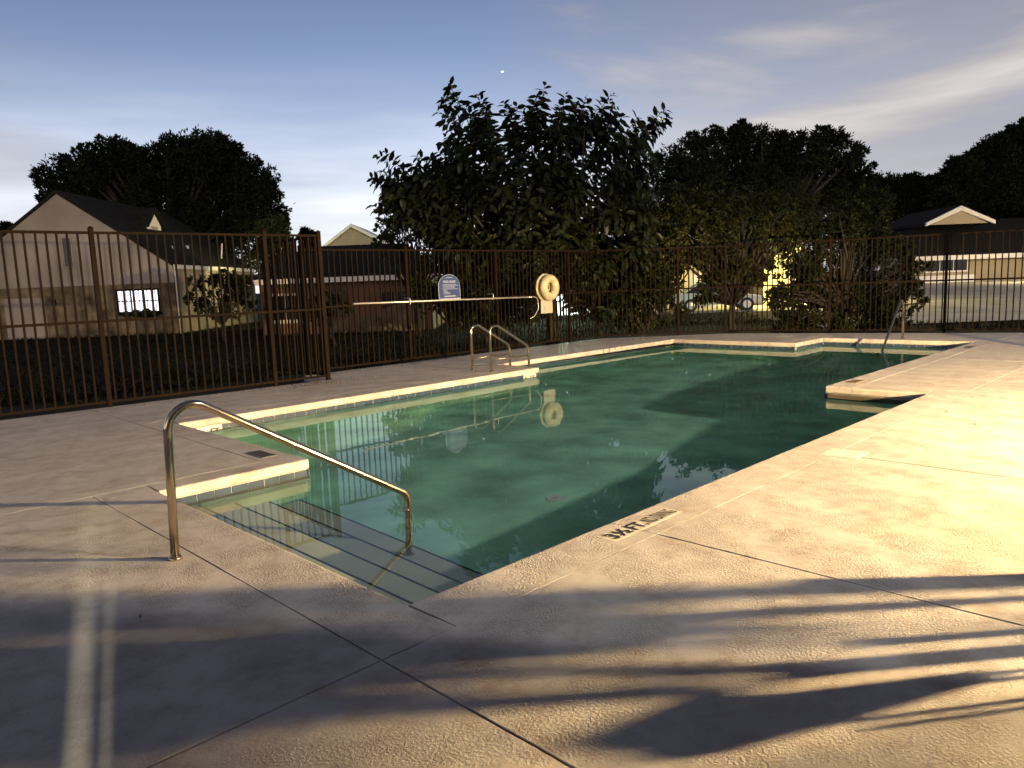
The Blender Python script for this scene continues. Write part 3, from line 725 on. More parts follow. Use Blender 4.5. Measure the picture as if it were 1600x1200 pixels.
# low house with the dark hip roof, middle
def hip_house(name, lat, depth, half, z0, ze, zr, ridge_half, dep, wallm, label, group=None):
    e = empty(name, frame_at(lat, depth), RZ); tag(e, label, 'house', group)
    box('wall', -half + .45, half - .45, .45, dep - .45, z0, ze + .02, wallm, e)
    bm = bmesh.new(); o = .0
    q = [bm.verts.new(p) for p in ((-half, 0, ze + .1), (half, 0, ze + .1), (half, dep, ze + .1), (-half, dep, ze + .1))]
    r0, r1 = bm.verts.new((-ridge_half, dep / 2, zr)), bm.verts.new((ridge_half, dep / 2, zr))
    bm.faces.new((q[0], q[1], r1, r0)); bm.faces.new((q[1], q[2], r1)); bm.faces.new((q[2], q[3], r0, r1)); bm.faces.new((q[3], q[0], r0)); bm.faces.new(q[::-1])
    obj('roof', bm, M['roof'], e)
    bm = bmesh.new(); bm_box(bm, -half, half, -.035, -.002, ze - .08, ze + .13); bm_box(bm, -half - .035, -half - .002, 0, dep, ze - .08, ze + .13); bm_box(bm, half + .002, half + .035, 0, dep, ze - .08, ze + .13)
    obj('fascia', bm, M['trimw'], e)
    return e
e = hip_house('hip_roof_house', -6.75, 31, 4.0, -.5, 1.86, 3.45, 2.1, 7, M['brick'], 'low rust coloured house with dark hip roof behind the fence corner')
window(e, -3.2, -2.0, .3, 1.3, .45, M['pane'], M['trimw'], 2, 1); window(e, 1.4, 2.6, .3, 1.3, .45, M['pane'], M['brick'], 2, 1)
d_ = box('door', -.9, .05, .40, .449, -.5, 1.55, M['stucco_low'], e); box('handle', -.80, -.74, .36, .399, .5, .56, M['alu'], d_)
prism('shade_panel', [(.4, .2, .2), (3.2, .2, 1.2), (3.2, .2, -.48), (.4, .2, -.48)], (0, .1, 0), M['stucco_low'], e)  # dark slanted panel stands in for a diagonal shadow on the wall

# pale gable peeping over it
e = empty('tan_house', frame_at(-9.0, 46), RZ); tag(e, 'tan gable peak of a house above the dark hip roof', 'house')
prism('gable_wall', [(-2.3, 0, -.5), (2.6, 0, -.5), (2.6, 0, 3.6), (-.3, 0, 5.15), (-2.3, 0, 3.9)], (0, 5, 0), M['siding'], e)
for s, a, b_ in ((0, (-2.6, 3.55), (-.3, 5.15)), (1, (-.3, 5.15), (3.0, 3.35))):
    prism('roof', [(a[0], -.3, a[1]), (b_[0], -.3, b_[1]), (b_[0], -.3, b_[1] + .2), (a[0], -.3, a[1] + .2)], (0, 5.4, 0), M['trimw'], e)
for k in range(9):
    hwk = 1.75 - k * .17
    box('siding_board', -.3 - hwk, -.3 + hwk, -.03, -.001, 3.75 + k * .14, 3.75 + k * .14 + .125, M['siding'], e)

# house far to the right with the lit gable
S4 = 72.0
def at4(px, py): v = at(px, py, S4); return (v - CAM).dot(RGT), v.z
xa, za = at4(1500, 322); xl, zl = at4(1449, 352); xr, _z = at4(1553, 350)
xe, zee = at4(1440, 403)
e = empty('far_house', frame_at(xa, S4), RZ); tag(e, 'distant tan house with lit white trimmed gable beyond the far fence', 'house')
hwg = (xr - xl) / 2; zg = zl
prism('gable_wall', [(-hwg * .86, 0, zg + .02), (hwg * .86, 0, zg + .02), (0, 0, za - .3)], (0, .3, 0), M['siding'], e)
bm = bmesh.new(); kk = (za - zg) / hwg
for s in (-1, 1):
    bm_prism(bm, [(0, -.3, za - .42), (s * (hwg + .1), -.3, zg - .1), (s * (hwg + .1), -.3, zg + .22), (0, -.3, za + .02)], (0, .28, 0))
obj('bargeboard', bm, M['trimw'], e)
bm = bmesh.new()
for s in (-1, 1):
    bm_prism(bm, [(0, -.015, za - .2), (s * (hwg + .1), -.015, zg - .05), (s * (hwg + .1), -.015, zg + .25), (0, -.015, za + .1)], (0, 9, 0))
obj('gable_roof', bm, M['roof'], e)
xw = -5.3
prism('roof', [(xw, -1.1, zee), (xw + 22, -1.1, zee), (xw + 19, 4, zg + .6), (xw + 3, 4, zg + .6)], (0, 3, .1), M['roof'], e)
box('fascia', xw, xw + 22, -1.25, -1.11, zee - .3, zee + .12, M['trimw'], e)
box('wall', xw + .8, xw + 21, .0, 6, -.6, zee - .05, M['siding'], e)
box('soffit', xw + .02, xw + 21.9, -1.1, 0, zee - .15, zee - .05, M['trimw'], e)
window(e, -3.0, .9, 1.05, 2.1, 0, M['pane'], M['trimw'], 3, 1)
box('bench_wall', -4.2, 1.2, -.8, -.2, -.5, .62, M['trimw'], e)
# lit paving in front of it
bm = bmesh.new(); c = [frame_at(10.0, 24, -.30), frame_at(60, 24, -.30), frame_at(75, 71.5, -.05), frame_at(22.5, 71.5, -.05)]
bm.faces.new([bm.verts.new(v) for v in c]); o = obj('paving', bm, M['asphalt']); tag(o, kind='structure')
for dx in (1.5, 11.0): lamp('house_flood_light', frame_at(xa + dx, S4 - 9, 2.9), 1500, (1.0, .78, .42), .1)

# street lamp lit wall and car, centre right
e = empty('garage_building', frame_at(12.2, 44), RZ); tag(e, 'yellow lamplit garage wall seen through the foliage', 'building')
box('wall', -3.4, 4.6, 0, 5, -.5, 2.7, mat('cream_stucco', (.66, .58, .32), .85, var=.12, vscale=.8), e)
box('roof', -3.7, 4.9, -.4, 5.3, 2.702, 2.95, M['roof'], e)
gd = box('garage_door', -1.6, 2.2, -.05, -.002, -.5, 1.6, M['trimw'], e)
for k in range(4): box('panel', -1.5, 2.1, -.075, -.051, -.42 + k * .5, -.02 + k * .5, M['trimw'], gd)
lamp('garage_light', frame_at(15.6, 40.5, 2.6), 3000, (1.0, .82, .30), .08)

def car(loc, rz, label):
    e = empty('parked_car', loc, rz); tag(e, label, 'car')
    # side profile (x forward), extruded with a tapered cabin
    prof = [(-2.2, .35), (2.15, .32), (2.22, .55), (2.05, .74), (1.15, .86), (.9, .92), (-1.75, .95), (-2.2, .85)]
    bm = bmesh.new(); bm_prism(bm, [(x, -.86, z) for x, z in prof], (0, 1.72, 0))
    bmesh.ops.bevel(bm, geom=bm.edges[:], offset=.06, segments=2, affect='EDGES'); obj('body', bm, M['car'], e, True)
    cab = [(1.0, .9), (.25, 1.38), (-.95, 1.40), (-1.7, .95)]
    bm = bmesh.new(); lo = [bm.verts.new((x, s * (.78 if z < 1 else .58), z)) for s in (-1, 1) for x, z in cab]
    a, b = lo[:4], lo[4:]
    bm.faces.new(a); bm.faces.new(b[::-1])
    for i in range(4): j = (i + 1) % 4; bm.faces.new((a[j], a[i], b[i], b[j]))
    obj('windows', bm, M['pane'], e)
    box('roof', -.95, .26, -.58, .58, 1.385, 1.44, M['car'], e, .02)
    for s in (-1, 1):
        bm = bmesh.new(); bm_tube(bm, [(.96, s * .775, .93), (.25, s * .595, 1.39), (-.95, s * .595, 1.41), (-1.68, s * .775, .97)], .035, 6); obj('pillar', bm, M['car'], e)
        for x in (1.35, -1.4):
            bm = bmesh.new(); bmesh.ops.create_cone(bm, cap_ends=True, segments=24, radius1=.33, radius2=.33, depth=.22, matrix=Matrix.Translation((x, s * .80, .33)) @ Matrix.Rotation(R(90), 4, 'X'))
            w = obj('wheel', bm, M['tyre'], e)
            bm = bmesh.new(); bmesh.ops.create_cone(bm, cap_ends=True, segments=16, radius1=.20, radius2=.17, depth=.03, matrix=Matrix.Translation((x, s * .925, .33)) @ Matrix.Rotation(R(90 * s), 4, 'X')); obj('rim', bm, M['alu'], w)
        box('headlight', 2.02, 2.2, s * .68 - .14, s * .68 + .14, .58, .72, M['plate'], e)
    return e
cp = at(1120, 481, 38.5); car((cp.x, cp.y, -.33), RZ - R(8), 'cream car parked side on before the yellow lit wall')
bm = bmesh.new(); c = [frame_at(5.5, 36.4, -.325), frame_at(20, 36.4, -.325), frame_at(20, 43.9, -.325), frame_at(5.5, 43.9, -.325)]
bm.faces.new([bm.verts.new(v) for v in c]); o = obj('driveway', bm, M['asphalt']); tag(o, kind='structure')

# brightly lit glass door behind the rubber tree
e = empty('white_cottage', frame_at(3.6, 40), RZ); tag(e, 'white cottage with bright glass door glimpsed behind the rubber tree', 'house')
box('wall', -4, 4, 0, 5, -.5, 2.4, M['white'], e)
prism('roof', [(-4.5, -.5, 2.402), (4.5, -.5, 2.402), (0, -.5, 4.4)], (0, 6, 0), M['roof'], e)
glow = mat('lit_glass', (.8, .8, .8), .5, emit=(.80, .95, 1.0), estr=4.0)
window(e, -2.4, .3, -.45, 2.2, 0, glow, M['white'], 3, 1, False, 'glass_door')
lamp('cottage_light', frame_at(2.2, 33.5, 1.7), 1100, (.55, 1.0, .62), .05)
lamp('yard_light', frame_at(-12.6, 41.5, 3.0), 520, (1.0, .86, .40), .1)

def lantern(loc, label):
    e = empty('yard_lamp', (loc.x, loc.y, -.34)); tag(e, label, 'yard lamp', 'yard lamps round the houses')
    tube('pole', [(.16, 0, 0), (.16, 0, loc.z + .5)], .03, M['fence'], e, 8); tube('arm', [(.16, 0, loc.z + .5), (0, 0, loc.z + .5)], .02, M['fence'], e, 6)
    bm = bmesh.new(); bmesh.ops.create_cone(bm, cap_ends=True, segments=12, radius1=.16, radius2=.05, depth=.10, matrix=Matrix.Translation((0, 0, loc.z + .52))); obj('shade', bm, M['fence'], e)
lantern(frame_at(15.6, 40.5, 2.6), 'lamp on a thin pole by the yellow garage wall')
lantern(frame_at(2.2, 33.5, 1.7), 'low lamp pole before the white cottage')
lantern(frame_at(-12.6, 41.5, 3.0), 'lamp pole beside the gabled house porch')
lantern(frame_at(xa + 1.5, S4 - 9, 2.9), 'lamp pole before the window of the distant tan house')
lantern(frame_at(xa + 11.0, S4 - 9, 2.9), 'lamp pole far along the distant tan house')

# ------------------------------------------------------------------ vegetation
def leaf_quads(P, D, S, wid=.42, fold=.16, droop=0.0):
    """kite leaves: two faces folded on the midrib. P base, D direction, S length"""
    n = len(P); D = D / np.linalg.norm(D, axis=1, keepdims=True)
    r = rng.normal(size=(n, 3)); sde = np.cross(D, r); sde /= np.linalg.norm(sde, axis=1, keepdims=True); up = np.cross(sde, D)
    S = S[:, None]
    tip = P + D * S + up * S * -droop
    mid = P + D * S * .45
    a = mid + sde * S * wid * .5 + up * S * fold; b = mid - sde * S * wid * .5 + up * S * fold
    V = np.stack([P, a, tip, b], 1).reshape(-1, 3)
    k = np.arange(n)[:, None] * 4
    F = np.concatenate([k + np.array([[0, 1, 2]]), k + np.array([[0, 2, 3]])], 1).reshape(-1, 3)
    return V, F
def blob_points(lobes, dens, shell=.55):
    """leaf positions through ellipsoid lobes, denser towards their skins, gathered into clumps"""
    Ps, Ds = [], []
    for c, r in lobes:
        c = np.array(c); r = np.array(r, float) * np.ones(3)
        n = int(dens * (r.prod() ** (2 / 3))); ncl = max(6, n // 26)
        q = rng.normal(size=(ncl, 3)); q /= np.linalg.norm(q, axis=1, keepdims=True)
        rad = 1 - (1 - shell) * rng.random(ncl)[:, None] ** 1.6 + rng.normal(size=(ncl, 1)) * .10
        cc = c + q * rad * r
        csz = (r.mean() * .15) * (0.5 + 1.0 * rng.random(ncl))
        k = rng.integers(0, ncl, n); off = rng.normal(size=(n, 3)); 
        Ps.append(cc[k] + off * csz[k][:, None] * .62); Ds.append(off * .8 + q[k] * .7 + rng.normal(size=(n, 3)) * .5)
        # loose sprigs that break the outline
        ns = max(4, ncl // 5); m_ = 14
        qs = rng.normal(size=(ns, 3)); qs[:, 2] = np.abs(qs[:, 2]) * .8 - .1; qs /= np.linalg.norm(qs, axis=1, keepdims=True)
        ln = r.mean() * (.18 + .42 * rng.random(ns)); tt = rng.random((ns, m_))
        dirs = qs + rng.normal(size=(ns, 3)) * .35; dirs /= np.linalg.norm(dirs, axis=1, keepdims=True)
        sp = (c + qs * r * .9)[:, None, :] + dirs[:, None, :] * (ln[:, None] * tt)[:, :, None] + rng.normal(size=(ns, m_, 3)) * (r.mean() * .045)
        Ps.append(sp.reshape(-1, 3)); Ds.append((dirs[:, None, :] + rng.normal(size=(ns, m_, 3)) * .6).reshape(-1, 3))
    return np.concatenate(Ps), np.concatenate(Ds)
def plant_root(name, base, label, cat, group=None):
    e = empty(name, base); tag(e, label, cat, group); return e
def tree(name, base, lobes, mt, label, cat='tree', group=None, dens=520, leaf=(.16, .30), trunk=.16, name_crown='crown', hang=0.0):
    """lobes in world coordinates; trunk and limbs reach into each lobe"""
    base = Vector(base); e = plant_root(name, base, label, cat, group)
    P, D = blob_points(lobes, dens); D[:, 2] -= hang
    V, F = leaf_quads(P, D, leaf[0] + (leaf[1] - leaf[0]) * rng.random(len(P)))
    o = obj(name_crown, mesh_np(name_crown, V - np.array(base), F), mt, e)
    bm = bmesh.new(); top = sum((Vector(c) for c, r in lobes), Vector()) / len(lobes)
    fork = base.lerp(Vector((top.x, top.y, top.z)), .35); fork.x += random.uniform(-.2, .2)
    bm_tube(bm, [(0, 0, -.1), (fork - base) * .5 + Vector((random.uniform(-.1, .1), random.uniform(-.1, .1), 0)), fork - base], [trunk * 1.25, trunk, trunk * .8], 9)
    for c, r in lobes:
        c = Vector(c) - base; mid = (fork - base).lerp(c, .5) + Vector((random.uniform(-.3, .3), random.uniform(-.3, .3), random.uniform(0, .3)))
        bm_tube(bm, [fork - base, mid, c], [trunk * .55, trunk * .35, trunk * .1], 6)
    obj('trunk', bm, M['bark'], e)
    return e
def lobes_px(spec, depth, spread=.8, jit=1.0):
    """(px, py, radius px) seen from the viewpoint -> ellipsoids at a depth, with thickness"""
    out_ = []
    for px, py, rp in spec:
        d = depth + random.uniform(-jit, jit); c = at(px, py, d); r = rp * d / FPX * .86
        out_.append((tuple(c), (r, r, r * .85)))
        for q in range(4):
            a = random.uniform(-.5, math.pi + .5); rr_ = r * random.uniform(.22, .42); k_ = r * random.uniform(.85, 1.12)
            p = c + RGT * (math.cos(a) * k_) + UPZ * (math.sin(a) * k_ * .9) + FWD * random.uniform(-.5, .3) * r
            out_.append((tuple(p), (rr_, rr_, rr_ * .9)))
    return out_
def base_at(px, depth, z=-.34):
    v = at(px, 450, depth); return (v.x, v.y, z)

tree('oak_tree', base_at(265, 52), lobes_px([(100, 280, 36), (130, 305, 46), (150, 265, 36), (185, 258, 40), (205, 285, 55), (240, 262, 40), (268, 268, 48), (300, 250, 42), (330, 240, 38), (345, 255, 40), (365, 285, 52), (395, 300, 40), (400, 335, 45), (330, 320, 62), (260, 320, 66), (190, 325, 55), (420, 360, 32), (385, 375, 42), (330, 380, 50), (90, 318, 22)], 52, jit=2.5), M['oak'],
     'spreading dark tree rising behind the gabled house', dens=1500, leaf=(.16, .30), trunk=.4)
tree('young_tree', base_at(432, 40), lobes_px([(428, 352, 18), (415, 372, 26), (436, 374, 16), (425, 400, 30), (440, 398, 20), (405, 410, 24)], 40, jit=.6), M['pale'],
     'lamplit yellow green young tree between the two houses', dens=900, leaf=(.14, .28), trunk=.1)
tree('small_tree', base_at(650, 27), lobes_px([(610, 335, 18), (640, 325, 24), (655, 350, 34), (630, 370, 26), (610, 360, 20), (680, 340, 30), (690, 370, 36), (660, 395, 30), (690, 410, 30), (600, 385, 16)], 27, jit=.8), M['pale'],
     'small pale leaved tree left of the rubber tree', dens=800, leaf=(.10, .20), trunk=.09)
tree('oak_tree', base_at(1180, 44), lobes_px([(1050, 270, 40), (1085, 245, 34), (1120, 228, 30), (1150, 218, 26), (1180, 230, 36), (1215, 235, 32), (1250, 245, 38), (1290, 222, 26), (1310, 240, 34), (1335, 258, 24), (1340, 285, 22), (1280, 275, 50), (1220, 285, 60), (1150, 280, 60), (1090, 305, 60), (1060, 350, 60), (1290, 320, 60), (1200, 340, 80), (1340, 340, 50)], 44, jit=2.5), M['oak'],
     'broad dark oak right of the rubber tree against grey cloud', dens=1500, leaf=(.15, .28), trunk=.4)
tree('weeping_tree', base_at(1150, 22), lobes_px([(1080, 330, 40), (1120, 320, 42), (1160, 330, 40), (1200, 335, 36), (1095, 375, 46), (1145, 375, 50), (1195, 378, 42), (1060, 400, 34), (1050, 345, 26), (1120, 410, 40), (1170, 415, 34), (1108, 446, 15), (1128, 432, 14), (1180, 437, 13), (1095, 470, 12)], 22, jit=1.0), M['olive'],
     'olive weeping tree hanging over the angled fence section', dens=1500, leaf=(.09, .20), trunk=.11, hang=.9)
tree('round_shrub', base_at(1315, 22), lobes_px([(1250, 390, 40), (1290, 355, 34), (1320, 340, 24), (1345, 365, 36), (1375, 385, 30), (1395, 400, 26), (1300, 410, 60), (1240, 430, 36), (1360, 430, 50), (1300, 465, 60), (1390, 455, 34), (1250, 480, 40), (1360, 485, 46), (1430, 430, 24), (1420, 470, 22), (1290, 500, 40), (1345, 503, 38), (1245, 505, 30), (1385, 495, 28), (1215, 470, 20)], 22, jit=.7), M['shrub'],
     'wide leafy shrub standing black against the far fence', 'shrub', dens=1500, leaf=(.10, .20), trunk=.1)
tree('oak_tree', base_at(1540, 86), lobes_px([(1475, 295, 22), (1500, 275, 28), (1525, 262, 26), (1550, 245, 30), (1575, 230, 28), (1600, 222, 30), (1640, 230, 40), (1530, 300, 44), (1580, 290, 54), (1630, 300, 60), (1480, 325, 30), (1560, 340, 50), (1620, 350, 60)], 86, jit=3), M['oak'],
     'tallest dark tree at the right behind the lit gable', dens=1300, leaf=(.3, .5), trunk=.4)
tree('oak_tree', base_at(1420, 90), lobes_px([(1370, 300, 30), (1400, 300, 26), (1425, 292, 22), (1450, 300, 24), (1390, 335, 44), (1440, 335, 40), (1380, 375, 40), (1430, 375, 40)], 90, jit=2), M['oak'],
     'lower dark tree between the oak and the lit gable', dens=1500, leaf=(.3, .5), trunk=.3)
tree('garden_bush', base_at(345, 28), lobes_px([(325, 448, 22), (350, 445, 24), (372, 455, 20), (310, 465, 18), (340, 475, 30), (375, 480, 24)], 28, jit=.5), M['shrub'],
     'rounded bush in front of the right corner of the gable house', 'bush', dens=900, leaf=(.10, .2), trunk=.07)
tree('wall_bush', base_at(520, 24), lobes_px([(500, 480, 14), (515, 470, 12), (530, 488, 16), (485, 492, 12)], 25, jit=.3), M['shrub'], 'sparse bush before the rust coloured house wall', 'bush', dens=500, leaf=(.10, .2), trunk=.04)
tree('far_pine', base_at(480, 90), lobes_px([(480, 364, 7), (474, 372, 6), (487, 372, 6), (482, 382, 9)], 90, jit=.3), M['oak'], 'tiny far pine top above the fence return', 'tree', dens=700, leaf=(.3, .6), trunk=.12)
tree('side_tree', base_at(4, 60), lobes_px([(-12, 375, 22), (8, 385, 16), (-15, 410, 30), (12, 362, 10)], 60, jit=.5), M['oak'], 'dark tree at the far left beside the gable', 'tree', dens=800, leaf=(.3, .55), trunk=.15)
# dark undergrowth behind the long fence
for k, (px, py, rp, dd) in enumerate(((700, 450, 46, 21.5), (770, 440, 52, 21.0), (760, 480, 40, 20.2), (930, 450, 34, 21.5), (985, 440, 50, 20.5), (1010, 480, 40, 20.0), (1035, 400, 40, 24))):
    tree('hedge_bush', base_at(px, dd), lobes_px([(px, py, rp), (px - rp * .7, py + rp * .4, rp * .7), (px + rp * .7, py + rp * .3, rp * .7), (px + rp * .2, py - rp * .6, rp * .6)], dd, jit=.4), M['shrub'],
         ('dark bush behind the blue sign', 'dark bush behind the rescue pole', 'low dark bush right of the blue sign', 'thin dark bush right of the ring buoy', 'dark bush behind the left half of the angled fence', 'low dark bush under the angled fence', 'tall dark bush above the angled fence')[k],
         'bush', 'undergrowth behind the back fence', dens=1300, leaf=(.10, .22), trunk=.06)

# the rubber tree: shoots with whorls of large leaves
rb = Vector(base_at(862, 20.5)); rt = plant_root('rubber_tree', rb, 'big rubber tree with large glossy leaves over the back fence', 'tree')
def z5(x, y): return (560 + x / 3.077, 100 + y / 3.077)
tips = [z5(*p) for p in ((435, 95), (575, 145), (515, 200), (610, 220), (700, 185), (760, 205), (740, 260), (895, 105), (850, 200), (1000, 145), (1095, 160), (1060, 200), (1215, 145), (1270, 250), (1345, 255), (1475, 220), (1400, 425), (1350, 490), (1390, 330), (125, 425), (85, 545), (280, 440), (335, 445), (405, 435), (420, 360), (430, 245), (200, 510), (260, 560), (640, 300), (930, 260), (985, 210), (1140, 230), (1180, 210), (480, 290), (1320, 560), (300, 560), (460, 470))]
shoots = []
for px, py in tips:
    d = 20.5 + random.uniform(-1.6, .8); shoots.append((at(px, py, d), .85 + .35 * random.random()))
for tip, ln in list(shoots):
    for q in range(1): shoots.append((tip + Vector((random.uniform(-.16, .16), random.uniform(-.16, .16), random.uniform(-.25, -.02))), .6))
    for q in range(3):
        shoots.append((tip + Vector((random.uniform(-.35, .35), random.uniform(-.35, .35), random.uniform(-.75, -.2))), .5 + .2 * random.random()))
cen = at(820, 330, 20.5)
for k in range(860):
    # fill the interior of the crown below the tips
    a = random.random(); px = 600 + 430 * random.random(); top = float(np.interp(px, [590, 640, 690, 720, 780, 850, 900, 960, 1010, 1040], [296, 290, 258, 250, 245, 232, 225, 228, 262, 305]))
    low = float(np.interp(px, [590, 640, 690, 740, 980, 1040], [310, 345, 395, 470, 470, 380]))
    py = top + (low - top) * random.random() ** .85
    if 838 < px < 905 and py > 425 and random.random() < .8: continue
    if 925 < px < 960 and 340 < py < 390 and random.random() < .6: continue
    shoots.append((at(px, py, 20.6 + random.uniform(-2.0, 2.0)), .45 + .3 * random.random()))
big = []; PB, DB, SB = [], [], []
bmT = bmesh.new()
lo_me = None
fork = rb + Vector((0, 0, 1.3))
bm_tube(bmT, [Vector((0, 0, -.1)), Vector((.05, .05, .7)), Vector((0, 0, 1.3))], [.22, .17, .15], 10)
for i, (tip, ln) in enumerate(shoots):
    out_dir = (tip - cen); out_dir.z = abs(out_dir.z) * .6 + 1.0; out_dir.normalize()
    ax = (out_dir + Vector((random.uniform(-.25, .25), random.uniform(-.25, .25), random.uniform(-.1, .3)))).normalized()
    if i < len(tips): bm_tube(bmT, [fork - rb, (fork - rb).lerp(tip - rb, .5) + Vector((0, 0, -.25)), tip - ax * ln - rb, tip - rb], [.06, .035, .016, .006], 6)
    elif i % 3 == 0: bm_tube(bmT, [tip - ax * (ln + .5) - rb, tip - rb], [.012, .005], 4)
    side = ax.orthogonal().normalized(); nl = 22 if i < len(tips) else 14
    for k in range(nl):
        s = k / (nl - 1); ang = k * 2.4 + random.uniform(-.3, .3)
        rad = Quaternion(ax, ang) @ side
        lift = -.55 + 1.0 * s + random.uniform(-.2, .2)
        dr = (rad + ax * lift + Vector((0, 0, -.12))).normalized()
        p = tip - ax * ln * (1 - s); L_ = (.30 + .12 * random.random()) * (1 - .25 * s)
        (big if (i < len(tips) and len(big) < 300 and k % 2 == 1 and k > 5) else PB).append((p, dr, L_))
obj('trunk', bmT, M['bark'], rt)
def leaf_template():
    bm = bmesh.new()
    mid = [bm.verts.new(p) for p in ((0, 0, 0), (.33, 0, -.03), (.66, 0, -.05), (1, 0, -.12))]
    l = [bm.verts.new(p) for p in ((.30, .19, .03), (.66, .18, .01))]; r = [bm.verts.new(p) for p in ((.30, -.19, .03), (.66, -.18, .01))]
    for f in ((mid[0], mid[1], l[0]), (mid[1], mid[2], l[1], l[0]), (mid[2], mid[3], l[1]), (mid[1], mid[0], r[0]), (mid[2], mid[1], r[0], r[1]), (mid[3], mid[2], r[1])): bm.faces.new(f)
    me = bpy.data.meshes.new('leaf'); bm.to_mesh(me); bm.free(); me.materials.append(M['rubber']); return me
LT = leaf_template(); LV = np.array([v.co[:] for v in LT.vertices]); LFt = []
for p_ in LT.polygons:
    v = list(p_.vertices); LFt.append(v[:3]); 
    if len(v) == 4: LFt.append([v[0], v[2], v[3]])
LFt = np.array(LFt)
def leaf_matrix(p, d, s):
    x = Vector(d); y = Vector((0, 0, 1)).cross(x)
    if y.length < 1e-3: y = Vector((1, 0, 0))
    y.normalize(); y = Quaternion(x, random.uniform(-1.25, 1.25)) @ y; z = x.cross(y)
    m = Matrix((x, y, z)).transposed() * 1.0
    return m, s
for p, d, s in big:
    m3, s = leaf_matrix(p, d, s); o = bpy.data.objects.new('leaf', LT); link(o, rt)
    m4 = m3.to_4x4() @ Matrix.Scale(s, 4); m4.translation = p - rb; o.matrix_local = m4
VV, FF = [], []
for k, (p, d, s) in enumerate(PB):
    m3, s = leaf_matrix(p, d, s); A = np.array(m3) * s
    VV.append(LV @ A.T + np.array(p - rb)); FF.append(LFt + k * len(LV))
o = obj('foliage', mesh_np('foliage', np.concatenate(VV), np.concatenate(FF)), M['rubber'], rt); o['kind'] = 'stuff'

# grass: tufts on the lawn behind the fences
n = 40000
dd = 12 + 32 * rng.random(n) ** 1.2; lat = (rng.random(n) * 1.5 - .72) * dd
P = np.stack([CAM.x + FWD.x * dd + RGT.x * lat, CAM.y + FWD.y * dd + RGT.y * lat, np.full(n, -.34)], 1)
keep = (P[:, 1] > 10.6) | (P[:, 0] > 20.5)
keep &= ~((dd > 23) & (lat > 9.0 + (dd - 24) * .2)) & ~((dd > 36) & (lat > 5) & (lat < 21))
P = P[keep]; n = len(P)
P[:, 2] = np.where((P[:, 1] < 15) & (P[:, 0] < 22), -.34 + .2 * np.clip((15 - P[:, 1]) / 6, 0, 1), -.34)
D = rng.normal(size=(n, 3)) * .8; D[:, 2] = 1
V, F = leaf_quads(P, D, .08 + .12 * rng.random(n), wid=.14)
o = obj('grass', mesh_np('grass', V, F), M['grass']); tag(o, kind='stuff')

# leaf litter on the deck, thickest by the fence return
n = 520
c0 = np.array([[4.3, 7.9], [5.6, 8.85], [9.5, 8.9], [13.2, 8.0], [2.0, 8.2], [3.0, -1.0], [-1.2, 1.5], [6.0, -1.6]]); k = rng.choice(8, n, p=[.34, .25, .12, .1, .13, .015, .02, .025])
sg = np.array([[.5, .18], [.8, .12], [1.6, .1], [.6, .4], [1.2, .15], [1.6, .8], [.8, 1.3], [2.0, .7]])
xy = c0[k] + rng.normal(size=(n, 2)) * sg[k]
inside = ((xy[:, 0] > -.1) & (xy[:, 0] < 7.6) & (xy[:, 1] > -.05) & (xy[:, 1] < 6.3)); xy = xy[~inside]
xy[:, 1] = np.minimum(xy[:, 1], np.where(xy[:, 0] < 4.6, 8.42 - .065 * xy[:, 0], 9.08))
n = len(xy); P = np.concatenate([xy, np.full((n, 1), .004)], 1); D = rng.normal(size=(n, 3)); D[:, 2] = .12 + .25 * rng.random(n)
V, F = leaf_quads(P, D, .015 + .03 * rng.random(n), wid=.5, fold=.1)
V[:, 2] = np.maximum(V[:, 2], .003)
o = obj('fallen_leaves', mesh_np('fallen_leaves', V, F), mat('dead_leaf', (.09, .055, .03), .8, var=.5, vscale=30)); tag(o, kind='stuff')

# ------------------------------------------------------------------ the right-hand side, out of frame: what throws the long shadows
e = empty('lamp_post', (6.2, -6.55, 0)); tag(e, 'short bronze lamp post with a hood added to cut upward light', 'lamp post')
tube('pole', [(0, 0, -.3), (0, 0, 1.24)], .035, M['fence'], e, 10); box('hood', -.75, .75, -.2, 1.05, 1.245, 1.27, M['fence'], e)  # wide hood added to keep the lamp's light off the trees
e = empty('fill_lamp_pole', (12.0, -20.4, 0)); tag(e, 'added tall lamp brightening the deck and pool floor', 'fill lamp')  # made-up fixture for the added fill lamp
tube('pole', [(0, 0, -.4), (0, 0, 14.2)], .08, M['fence'], e, 10); box('arm', -.03, .03, 0, .4, 14.16, 14.2, M['fence'], e); box('hood', -.16, .16, .2, .75, 14.201, 14.26, M['fence'], e)

# unseen clubhouse wall sized to shade the deck, slit shaped for a light stripe
e = empty('clubhouse', (0, 0, 0)); tag(e, 'unseen clubhouse wall with a slit shaped to throw the light stripe', 'building')
y0, y1 = -3.74, -3.70
box('wall', -9.0, -2.523, y0, y1, -.1, 5.6, M['stucco'], e); box('wall', -2.464, 1.95, y0, y1, -.1, 5.6, M['stucco'], e)
box('sill', -2.5228, -2.4642, y0 + .01, y1 - .01, -.1, 1.32, M['stucco'], e); box('lintel', -2.5228, -2.4642, y0 + .01, y1 - .01, 1.93, 5.6, M['stucco'], e)
for x, w in ((-2.508, .0042), (-2.477, .0042)): box('bar', x - w, x + w, y1 - .012, y1, 1.321, 1.929, M['fence'], e)
box('roof', -9.2, 2.15, -9.0, -3.5, 5.602, 5.75, M['roof'], e)
for x in (-9.0, 1.80): box('side_wall', x, x + .15, -8.8, y0 - .002, -.1, 5.6, M['stucco'], e)

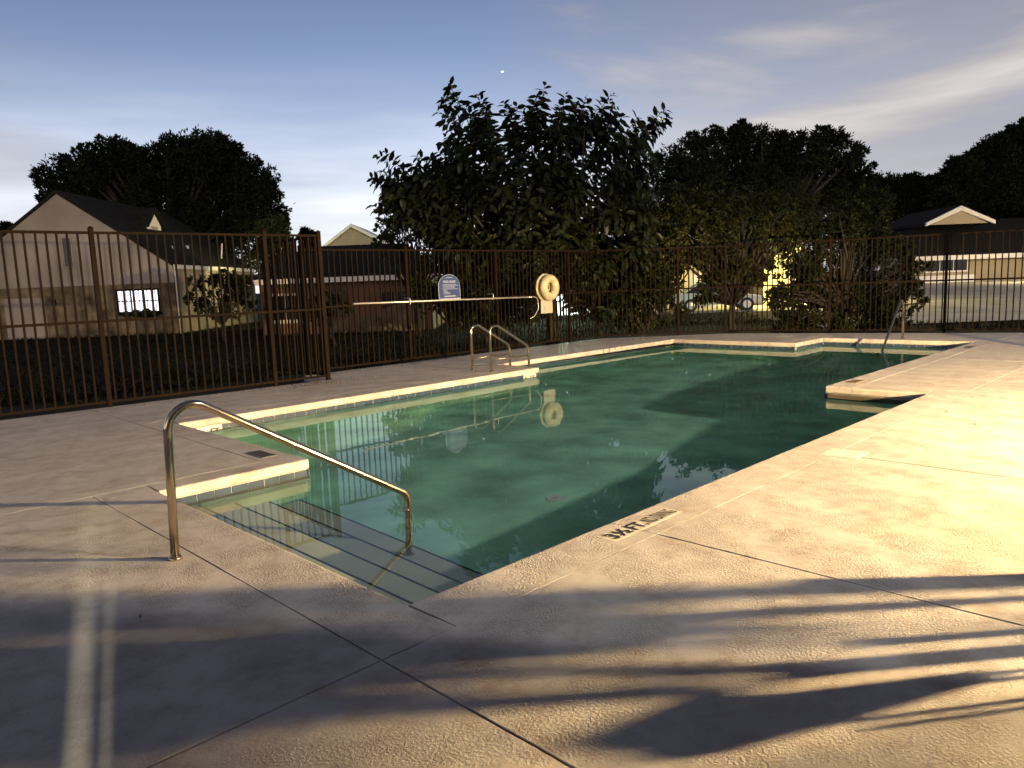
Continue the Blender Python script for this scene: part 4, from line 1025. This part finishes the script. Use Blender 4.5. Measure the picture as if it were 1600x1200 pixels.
# unseen low things added between lamp and deck to cast shadow bands
for (x, y, h, r_), lab in zip(((3.43, -3.4, .47, .05), (2.93, -3.4, .41, .02), (2.80, -3.42, .44, .035)), ('stout shadow casting bollard nearest the gate gap', 'thinnest shadow casting bollard beside the footrest', 'middle sized shadow casting bollard next to the footrest')):
    b_ = empty('blocker', (x, y, 0)); tag(b_, lab, 'blocker', 'posts added to cast the deck shadows')
    tube('post', [(0, 0, 0), (0, 0, h)], r_, M['fence'], b_, 12); tube('cap', [(0, 0, h), (0, 0, h + .02)], r_ * 1.15, M['fence'], b_, 12)
e = empty('baffle', (2.5, -3.4, 0)); tag(e, 'added slanted shadow casting footrest by the clubhouse corner', 'baffle')  # added unseen piece, its outline cut to throw the wedge shadow
prism('seat', [(.10, -.03, .45), (-.10, -.03, .475), (-.12, -.03, .445), (-.03, -.03, .41), (.125, -.03, .35)], (0, .06, 0), M['bark'], e)
prism('slat', [(.16, -.03, .478), (-.03, -.03, .495), (-.03, -.03, .485), (.16, -.03, .452)], (0, .05, 0), M['bark'], e)
for x in (-.1, .1):
    for y in (-.02, .02): tube('leg', [(x, y, 0), (x, y, .40)], .009, M['bark'], e, 6)
e = empty('shadow_post', (4.62, -4.62, 0)); tag(e, 'added bronze post throwing a soft shadow band', 'post')  # unseen post added for one soft shadow band across the deck
tube('post', [(0, 0, -.2), (0, 0, 1.7)], .028, M['fence'], e, 12); tube('cap', [(0, 0, 1.7), (0, 0, 1.73)], .036, M['fence'], e, 12)
tree('dimming_shrub', (4.8, -5.2, -.1), [((4.66, -5.1, .95), .15), ((4.78, -5.06, .88), .15), ((4.60, -5.16, .9), .12)], M['shrub'], 'sparse shrub added to dim the foreground light', 'shrub', dens=1500, leaf=(.03, .07), trunk=.008)  # unseen leaves added to dim the lamp over the foreground
tree('shading_shrub', (3.75, -4.0, -.1), [((3.45, -4.05, 1.14), .40), ((3.8, -3.95, 1.16), .42), ((4.15, -3.95, 1.18), .40), ((3.8, -4.0, 1.45), .36)], M['shrub'], 'round headed shrub added to shade the left deck', 'shrub', dens=3600, leaf=(.07, .15), trunk=.022)  # unseen canopy added to hold the lamp off the left deck

# small bright moon
v = at(785, 112, 1400)
bm = bmesh.new(); bmesh.ops.create_uvsphere(bm, u_segments=16, v_segments=10, radius=2.7, matrix=Matrix.Scale(.45, 4, (0, 0, 1)))
o = obj('moon', bm, mat('moonlight', (.9, .9, .9), .9, emit=(1, .98, .94), estr=1.6), None, True); o.location = v; tag(o, 'tiny bright white moon alone in the blue sky', 'moon')
